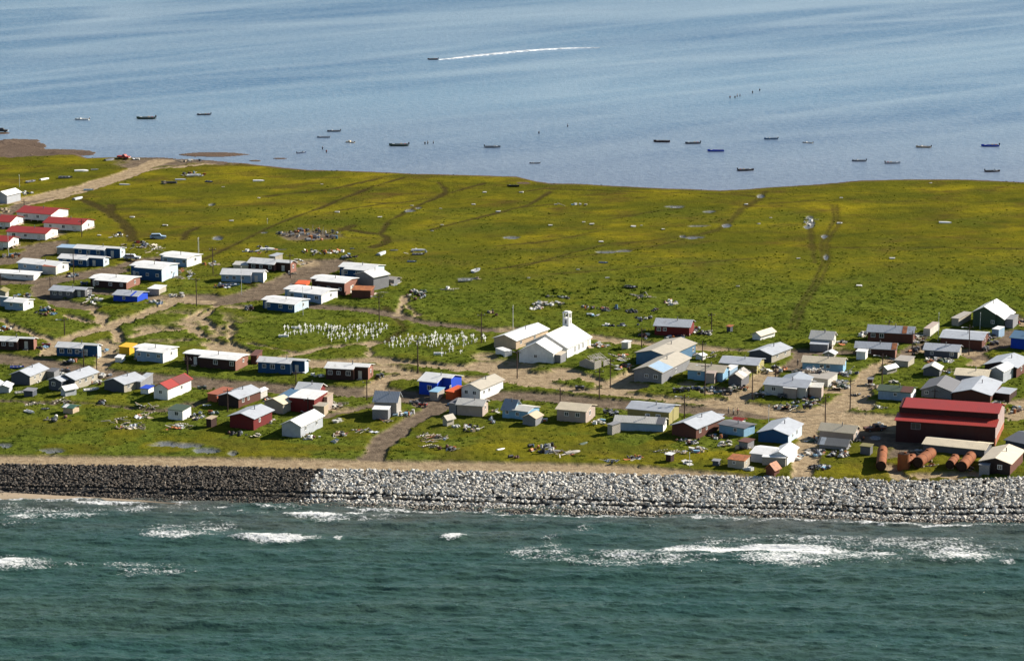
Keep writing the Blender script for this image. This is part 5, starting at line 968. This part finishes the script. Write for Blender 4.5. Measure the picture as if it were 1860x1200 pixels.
    for col, cw in (('weath','grey'),('wood','pale'),('rbrown','brown'),('steel','blue')):
        b = bmesh.new(); prism(b, [(-.45,0),(-.45,.6),(0,.85),(.45,.6),(.45,0)], -.55, .55, 'x'); o = bmobj('doghouse', b, PM(col)); D_.setdefault('doghouse', []).append((cw, o))
        b = bmesh.new(); prism(b, [(-.55,.56),(0,.87),(0,.93),(-.55,.62)], -.62, .62, 'x'); prism(b, [(.55,.56),(0,.87),(0,.93),(.55,.62)], -.62, .62, 'x'); bmobj('roof', b, PM('dgrey'), o); b = bmesh.new(); box(b, .552, .57, -.2, .2, .05, .45); bmobj('doorway', b, PM('black'), o)
    b = bmesh.new(); tube(b, (0,0,-.3), (0,0,1.6), .06, .05, 6); reg('post', 'weath', 'thin grey', b)
    return D_
PR = protos()
ST = dict(lumber=dict(plank=7,sheet=2,driftwood_log=1.5,pallet=1), mixed=dict(plank=2.4,sheet=2,drum=1.3,crate=2,tarp_bundle=1.2,tyre=1.2,tote=2.2,scrap_metal=2,pallet=.7), metal=dict(sheet=3,scrap_metal=3,drum=2.5,tyre=1),
          white=dict(tote=4,sheet=3,plank=1.5,crate=1), dark=dict(tyre=3,tarp_bundle=2.5,scrap_metal=3,drum=.8,tote=.7), dogs=dict(doghouse=3,post=4,drum=1.5,tyre=.6,scrap_metal=1), wood=dict(driftwood_log=4,plank=4))
VW = dict(drum=[.07,.4,.2,.33], tarp_bundle=[.1,.45,.15,.3], crate=[.4,.25,.31,.04], tote=[.5,.1,.05,.35], doghouse=[.4,.3,.25,.05])
cnt = {}; firsts = set()
CL = [(215,429,34,12,9,'white','below the right hand red roofed house'),(245,446,54,14,26,'mixed','behind the twin dark blue houses'),(280,452,36,20,16,'lumber','on the grass right of the silver car'),(22,466,34,10,12,'mixed','below the nearest red roofed house'),(330,498,44,18,34,'lumber','against the tall dark blue house'),(345,478,16,8,8,'dark','at the end wall of the pale meadow house'),
 (322,537,30,8,14,'white','right of the small tan white roofed shed'),(168,545,34,14,22,'white','before the small dark grey roofed house'),(42,540,34,9,16,'mixed','left of the dark grey roofed house'),(282,549,30,7,12,'mixed','at the right end of the royal blue building'),(85,566,40,16,18,'dark','right of the low white cottage'),(130,500,30,8,10,'dark','before the pale end of the blue twin house'),
 (383,480,32,7,12,'mixed','right of the pale meadow house'),(472,455,60,16,22,'mixed','above the brown house with cream annex'),(570,428,118,20,90,'dogs','in the dog yard on the tundra'),(575,459,66,10,18,'metal','below the dog yard'),(612,458,20,8,6,'white','below the right end of the dog yard'),(636,466,24,5,6,'dark','on the grass above the grey hall'),
 (718,512,26,14,16,'lumber','heaped right of the tall grey hall'),(757,536,38,18,30,'dark','in the dark heap right of the grey hall'),(690,534,30,6,8,'lumber','at the foot of the tall grey hall'),(400,520,38,8,10,'metal','in front of the pale blue upper house'),(545,478,40,12,12,'mixed','right of the brown house with cream annex'),(528,497,18,8,6,'mixed','at the end wall of the house with cream annex'),
 (452,563,16,5,5,'dark','left of the dark blue house by the graves'),(12,598,30,8,10,'mixed','behind the brown house at the left edge'),(75,632,24,6,8,'dark','at the end wall of the left edge brown house'),(130,655,24,8,8,'mixed','before the left blue street house'),(190,640,16,6,5,'mixed','at the end wall of the left blue street house'),(193,683,24,7,8,'white','above the tan sided gabled house'),
 (118,678,26,8,10,'dark','between the two leftmost slate gabled houses'),(65,692,20,7,8,'white','at the wall of the slate gabled house'),(172,697,20,8,8,'mixed','at the wall of the tan sided gabled house'),(110,728,26,8,9,'lumber','below the tiny white gabled shed'),(105,762,48,10,16,'mixed','below the green and white roofed shed'),(60,735,30,6,5,'wood','between the two beached boats at far left'),
 (182,731,14,7,6,'dark','on the grass right of the green roofed shed'),(262,757,30,10,14,'lumber','left of the pale white shack'),(240,775,60,14,30,'lumber','in the scatter below the pale white shack'),(325,775,50,12,22,'lumber','in front of the pale white shack'),(206,764,36,12,8,'wood','far left of the pale white shack'),(362,758,30,12,10,'metal','right of the pale white shack'),(270,738,40,5,8,'lumber','behind the pale white shack'),
 (345,697,20,6,6,'mixed','right of the red roofed white cottage'),(385,750,14,6,5,'dark','left of the small dark red house'),(430,790,36,7,10,'dark','in the grass below the small dark red house'),(470,793,18,7,6,'white','below the small dark red house'),(490,765,14,8,7,'white','at the wall of the small dark red house'),(487,725,16,7,8,'mixed','right of the dark brown gabled house'),(610,735,38,12,22,'lumber','right of the large dark red house'),
 (560,750,30,6,8,'lumber','before the tan gabled cream roofed shed'),(565,795,34,6,10,'mixed','below the clean white gabled house'),(612,765,18,6,7,'white','right of the clean white gabled house'),(612,790,30,8,12,'mixed','in the grass right of the white gabled house'),(610,803,12,4,4,'white','near the sea track below the white gabled house'),(665,783,36,8,12,'lumber','below the weathered grey barn'),
 (730,752,44,12,20,'mixed','right of the weathered grey barn'),(700,765,26,8,8,'lumber','at the foot of the grey barn lean to'),(640,680,18,7,6,'mixed','right of the brown house ending the row'),(575,683,24,6,6,'white','between the blue and brown street houses'),(785,795,52,16,44,'lumber','in the striped lumber piles near the sea track'),(782,812,34,6,8,'wood','below the striped lumber piles'),(815,817,40,9,12,'metal','right of the lowest lumber boards'),
 (850,778,56,12,20,'mixed','right of the tan gabled outhouse'),(895,765,14,10,6,'dark','on the grass below the pale blue patched house'),(828,735,14,6,4,'dark','behind the faded tan house'),(980,766,24,6,8,'mixed','right of the pale blue patched house'),(900,748,10,5,3,'white','right of the faded tan house'),(985,816,64,14,26,'metal','in the grey heap near the sea track'),(1022,826,36,12,12,'lumber','below the grey heap near the sea track'),
 (925,832,30,5,5,'dark','at the sea track edge below the upturned boat'),(1086,768,26,9,12,'white','left of the long white house'),(1098,836,10,6,3,'lumber','at the sea track edge left'),(1115,839,12,5,4,'mixed','at the sea track edge middle'),(1150,832,30,7,14,'metal','in the low heap at the sea track edge'),(1205,820,34,5,6,'wood','in the driftwood left of the pale blue house yard'),(1238,822,30,7,12,'lumber','in the pale heap near the sea track'),
 (1270,818,30,10,12,'mixed','below the red brown gabled house'),(1250,802,50,10,16,'metal','with blue covers before the red brown house'),(1305,793,30,8,10,'dark','before the charcoal roofed pale blue house'),(1290,778,36,10,16,'mixed','between the red brown and pale blue houses'),(1316,806,26,9,10,'white','below the charcoal roofed pale blue house'),(1350,812,30,10,16,'mixed','around the dark ramshackle cabin'),(1357,852,24,5,7,'white','at the foot of the patched tan shack'),
 (1250,840,30,5,5,'white','on the grass by the brown white outhouse'),(1450,830,20,12,12,'mixed','right of the white house by the outhouse'),(1330,772,20,6,6,'dark','behind the charcoal roofed pale blue house'),(1475,800,24,10,12,'mixed','left of the scrap roofed shack'),(1480,824,34,12,22,'mixed','in front of the scrap roofed shack'),(1525,826,32,12,24,'dark','right front of the scrap roofed shack'),(1492,850,38,9,18,'dark','in the tyre heap near the rocks'),(1535,808,18,7,6,'white','at the end of the scrap roofed shack'),
 (1590,776,36,12,16,'mixed','around the wrecked truck'),(1560,800,26,8,8,'dark','in the warehouse shadow'),(1505,790,30,4,4,'metal','between the tan house and the scrap roofed shack'),(1670,820,14,10,4,'lumber','behind the upright rusty tank'),(1692,845,12,8,5,'lumber','beside the leaning rusty tank'),(1765,850,12,8,5,'lumber','beside the right hand rusty tanks'),
 (1285,708,70,8,20,'dark','on the grass by the pink porched cottage'),(1335,706,40,8,16,'mixed','before the dark plank roofed shack'),(1302,688,20,10,12,'mixed','by the pink porch'),(1400,672,50,12,26,'mixed','in front of the yellow ended house'),(1385,716,20,9,9,'white','left of the sprawling white house'),(1432,740,50,8,20,'mixed','before the sprawling white house'),(1475,728,36,18,26,'mixed','at the right end of the sprawling white house'),(1448,733,18,5,4,'dark','before the white porch'),
 (1258,600,26,14,18,'mixed','at the end of the dark red meadow house'),(1230,612,60,6,12,'dark','in front of the dark red meadow house'),(1280,606,30,8,10,'dark','right of the dark red meadow house'),(1170,612,26,8,10,'dark','left of the dark red meadow house'),(1170,578,30,8,5,'dark','on the meadow behind the church'),(1090,628,36,7,20,'mixed','right of the church steps'),(1128,650,26,10,14,'lumber','right of the collapsed shack'),(1130,667,40,8,14,'mixed','in front right of the collapsed shack'),(1260,645,24,8,10,'mixed','behind the pale blue pink porched cottage'),(1295,645,14,10,5,'lumber','below the dark red meadow house path'),
 (1540,680,36,9,18,'mixed','right of the cream roofed house'),(1525,700,44,16,40,'mixed','in the yard behind the ruin'),(1470,690,60,8,40,'lumber','on the roofless ruin'),(1565,608,20,9,9,'mixed','left of the upper red brown house'),(1665,615,32,18,34,'lumber','in the plank heap right of the red brown house'),(1660,640,20,6,8,'dark','by the brown rusted roof house'),(1690,655,46,7,14,'mixed','before the blue grey upper right house'),(1722,655,20,6,6,'white','beside the blue grey upper right house'),
 (1628,655,36,6,16,'metal','around the low ruined shed'),(1712,675,40,10,14,'mixed','right of the small tan gabled shed'),(1800,615,24,12,16,'mixed','right of the long red brown house'),(1780,632,20,8,8,'dark','beside the long red brown house'),(1585,702,26,8,8,'mixed','by the tiny brown privy'),(1600,740,14,6,5,'wood','on the grass before the green roofed white shack'),(1565,720,40,6,6,'dark','left of the green roofed white shack'),(1610,695,40,4,5,'white','behind the green roofed white shack'),
 (1840,745,34,12,18,'mixed','right of the large brown porch house'),(1810,735,20,10,10,'lumber','at the porch of the large brown house'),(1840,672,20,8,7,'mixed','at the right edge below the brick end wall'),(1855,585,14,10,6,'mixed','right of the tall dark green house'),(1530,623,16,8,7,'mixed','right of the white roofed lane house'),(1500,632,20,5,6,'mixed','at the lean to of the white roofed lane house'),
 (995,552,56,8,34,'white','in the pale scatter behind the church'),(975,560,24,5,8,'white','at the left of the bushy meadow dump'),(1075,560,50,8,14,'dark','in the middle of the bushy meadow dump'),(1110,562,40,8,16,'dark','in the blue grey heap behind the church'),(1070,573,50,3,8,'white','behind the church roof'),(1150,565,30,7,8,'dark','right of the bushy meadow dump'),(1190,564,14,4,5,'dark','at the meadow junk right end'),(1220,551,26,8,12,'mixed','in the orange heap on the meadow'),(1165,540,36,8,12,'wood','in the driftwood on the bushy meadow'),(1165,580,40,8,6,'dark','by the meadow crate'),(1130,592,70,6,8,'mixed','on the meadow behind the shed'),(1010,540,90,6,6,'dark','in the bushes behind the church'),
 (350,318,44,7,14,'metal','among the beached boats above the tundra'),(340,293,50,3,18,'wood','on the lagoon shore at the road end'),(250,290,20,3,4,'white','by the red pickup truck'),(50,352,18,7,8,'white','right of the boathouse'),(10,383,30,7,10,'wood','in the driftwood left of the farthest red roof'),(300,335,10,5,3,'white','on the grass below the beached boats'),(510,425,16,3,4,'wood','left of the dog yard'),(745,458,60,10,6,'metal','around the beached boats in the middle'),
 (1470,405,30,16,6,'white','on the pale bare tundra patch'),(1050,373,60,4,5,'white','on the yellow tundra'),(860,508,24,4,4,'lumber','by the lone beached boat'),(905,570,40,10,6,'mixed','above the tan parish hall'),(830,525,60,10,4,'white','on the meadow right of the grey hall')]
GP_KIND = dict(plank='planks', sheet='sheets', drum='drums', crate='crates', tarp_bundle='tarp bundles', tyre='tyres', tote='totes', scrap_metal='scrap pieces', pallet='pallets', driftwood_log='driftwood logs', doghouse='doghouses', post='posts')
for cx, cy, w_, h_, n, st_, place in CL:
    ks = list(ST[st_].keys()); ps = np.array([ST[st_][k] for k in ks]); ps = ps/ps.sum(); n = int(n*1.0)
    for _ in range(n):
        kind = ks[rng.choice(len(ks), p=ps)]
        if cnt.get(kind, 0) > 285: kind = min(('tote','crate','scrap_metal','sheet','driftwood_log'), key=lambda q: cnt.get(q, 0))
        cnt[kind] = cnt.get(kind, 0)+1; var = PR[kind]
        vi = rng.choice(len(var), p=VW[kind]) if kind in VW else rng.integers(len(var))
        if st_ == 'white' and kind in ('sheet', 'tote', 'crate', 'plank'): vi = {'sheet':0,'tote':0,'crate':1,'plank':2}[kind] if rng.random() < .6 else vi
        cw, pr = var[vi]
        if id(pr) in firsts: o = copy_tree(pr)
        else: firsts.add(id(pr)); o = pr
        a, r = rng.uniform(0, 6.28), math.sqrt(rng.random()); x = cx+w_/2*r*math.cos(a); y = cy+h_/2*r*math.sin(a)
        p = G(x, y); up = 0
        if 'on the roofless ruin' in place: up = 2.3
        o.location = (p[0], p[1], p[2]+up+rng.uniform(-.03, .12)); s_ = rng.uniform(.6, 1.15)*(.8 if kind == 'plank' and st_ == 'dark' else 1); o.scale = (s_*rng.uniform(.7, 1.2), s_, s_)
        tl_ = .28 if kind in ('plank', 'sheet', 'driftwood_log', 'pallet', 'tyre') else .1
        if kind == 'drum' and rng.random() < .5: o.rotation_euler = (1.57, 0, rng.uniform(0, 6.28)); o.location.z += .3
        else: o.rotation_euler = (rng.normal(0, tl_), rng.normal(0, tl_), rng.uniform(-1, 1) if kind != 'plank' else rng.uniform(0, 3.14))
        kw = kind.replace('_', ' '); tag(o, f'{cw} {kw} {place}', kw, f'{GP_KIND[kind]} {place}')
for k, v in PR.items():
    for cw, o in v:
        if id(o) not in firsts:
            for ch in list(o.children): bpy.data.objects.remove(ch)
            bpy.data.objects.remove(o)
# scattered pale litter on the tundra
for i, (x, y) in enumerate([(612,386),(585,335),(520,300),(470,360),(785,420),(803,409),(748,374),(880,350),(947,350),(1010,372),(1060,404),(1075,408),(1150,412),(1205,417),(1225,378),(1165,410),(1092,440),(1355,372),(1525,406),(1528,360),(1690,333),(860,372),(1400,396),(1378,407),(800,379),(1050,490),(960,505),(1103,505),(690,395),(905,385),(1000,410),(1450,470),(1620,470),(1560,520),(1340,520),(240,395),(300,410),(420,402),(405,340),(180,428)]):
    pr = PR['tote' if i % 2 else 'sheet'][0][1] if False else None
    b = bmesh.new(); box(b, -.5, .5, -.3, .3, 0, .18); 
    for v in b.verts: v.co += Vector((random.uniform(-.15,.15), random.uniform(-.15,.15), random.uniform(0,.1)))
    o = bmobj('scrap_sheet', b, PM('offwhite')); o.location = G(x, y); o.scale = (random.uniform(.8,1.6),)*3; tag(o, 'small pale sheet of scrap lying alone on the open tundra', 'scrap sheet', 'pale scraps on the open tundra')
# ---------------------------------------------------------------- tall grass and low bushes
m, nt, bs, L = newmat('tall_grass'); tcg = N(nt, 'ShaderNodeTexCoord').outputs['Object']
L(mixc(nt, ramp(nt, noise(nt, .12, 4, .6, tcg), (.35, 0.), (.65, 1.)), (.048, .080, .009), (.15, .18, .022)), bs.inputs['Base Color']); bs.inputs['Roughness'].default_value = .9; bs.inputs['Specular IOR Level'].default_value = 0
def blades(n, accept, hr, name, label, mat, spread=.5, nb=9):
    i = rng.integers(0, ni-1, n*6); j = rng.integers(0, nj-1, n*6); ok = accept[i, j] > rng.random(n*6); i, j = i[ok][:n], j[ok][:n]; k = len(i)
    cx = gx[i]+rng.uniform(0, dx, k); cy = gy[j]+rng.uniform(0, dy, k); cz = Z[i, j]; s = rng.uniform(.6, 1.3, k)*hr
    bxs = np.repeat(cx, nb)+rng.normal(0, spread, k*nb)*np.repeat(s, nb); bys = np.repeat(cy, nb)+rng.normal(0, spread, k*nb)*np.repeat(s, nb); bz = np.repeat(cz, nb)-.08; h = np.repeat(s, nb)*rng.uniform(.6, 1.1, k*nb)
    a = rng.uniform(0, 6.28, k*nb); wd = .10+.10*h; lx, ly = rng.normal(0, .28, (2, k*nb))*h
    v0 = np.stack([bxs-np.cos(a)*wd, bys-np.sin(a)*wd, bz], 1); v1 = np.stack([bxs+np.cos(a)*wd, bys+np.sin(a)*wd, bz], 1); v2 = np.stack([bxs+lx, bys+ly, bz+h], 1)
    co = np.stack([v0, v1, v2], 1).reshape(-1, 3); fa = np.arange(len(co)).reshape(-1, 3)
    tag(link(name, mesh_np(name, co, fa, mat, smooth=False)), label, 'grass', kind='stuff')
grassy = (1-ss(.1, .5, path))*(shore < -3)*(front > 2)*(wet < .2)
edge = ss(.02, .2, vnoise(GX/5, GY/5, 55)-.45)
blades(26000, grassy*lush*(.25+.75*edge), .34, 'tall_grass', 'tufts of tall green grass growing around the village houses', m)
blades(3000, grassy*(1-lush)*edge*.8, .22, 'tundra_tussocks', 'low tussocks scattered over the open tundra meadow', m)
dump = np.clip(ell(1100,540,140,26)+ell(1265,618,60,12)+ell(1080,700,50,4)+ell(1290,700,60,8)*.5, 0, 1)
m2, nt, bs, L = newmat('bush_leaf'); tcg = N(nt, 'ShaderNodeTexCoord').outputs['Object']
L(mixc(nt, ramp(nt, noise(nt, .3, 3, .6, tcg), (.35, 0.), (.65, 1.)), (.022, .045, .008), (.06, .10, .012)), bs.inputs['Base Color']); bs.inputs['Specular IOR Level'].default_value = 0
blades(2600, grassy*dump*(vnoise(GX/6, GY/4, 66) > .5), .75, 'low_bushes', 'dark green bushes over the meadow dump behind the church', m2, .45, 16)
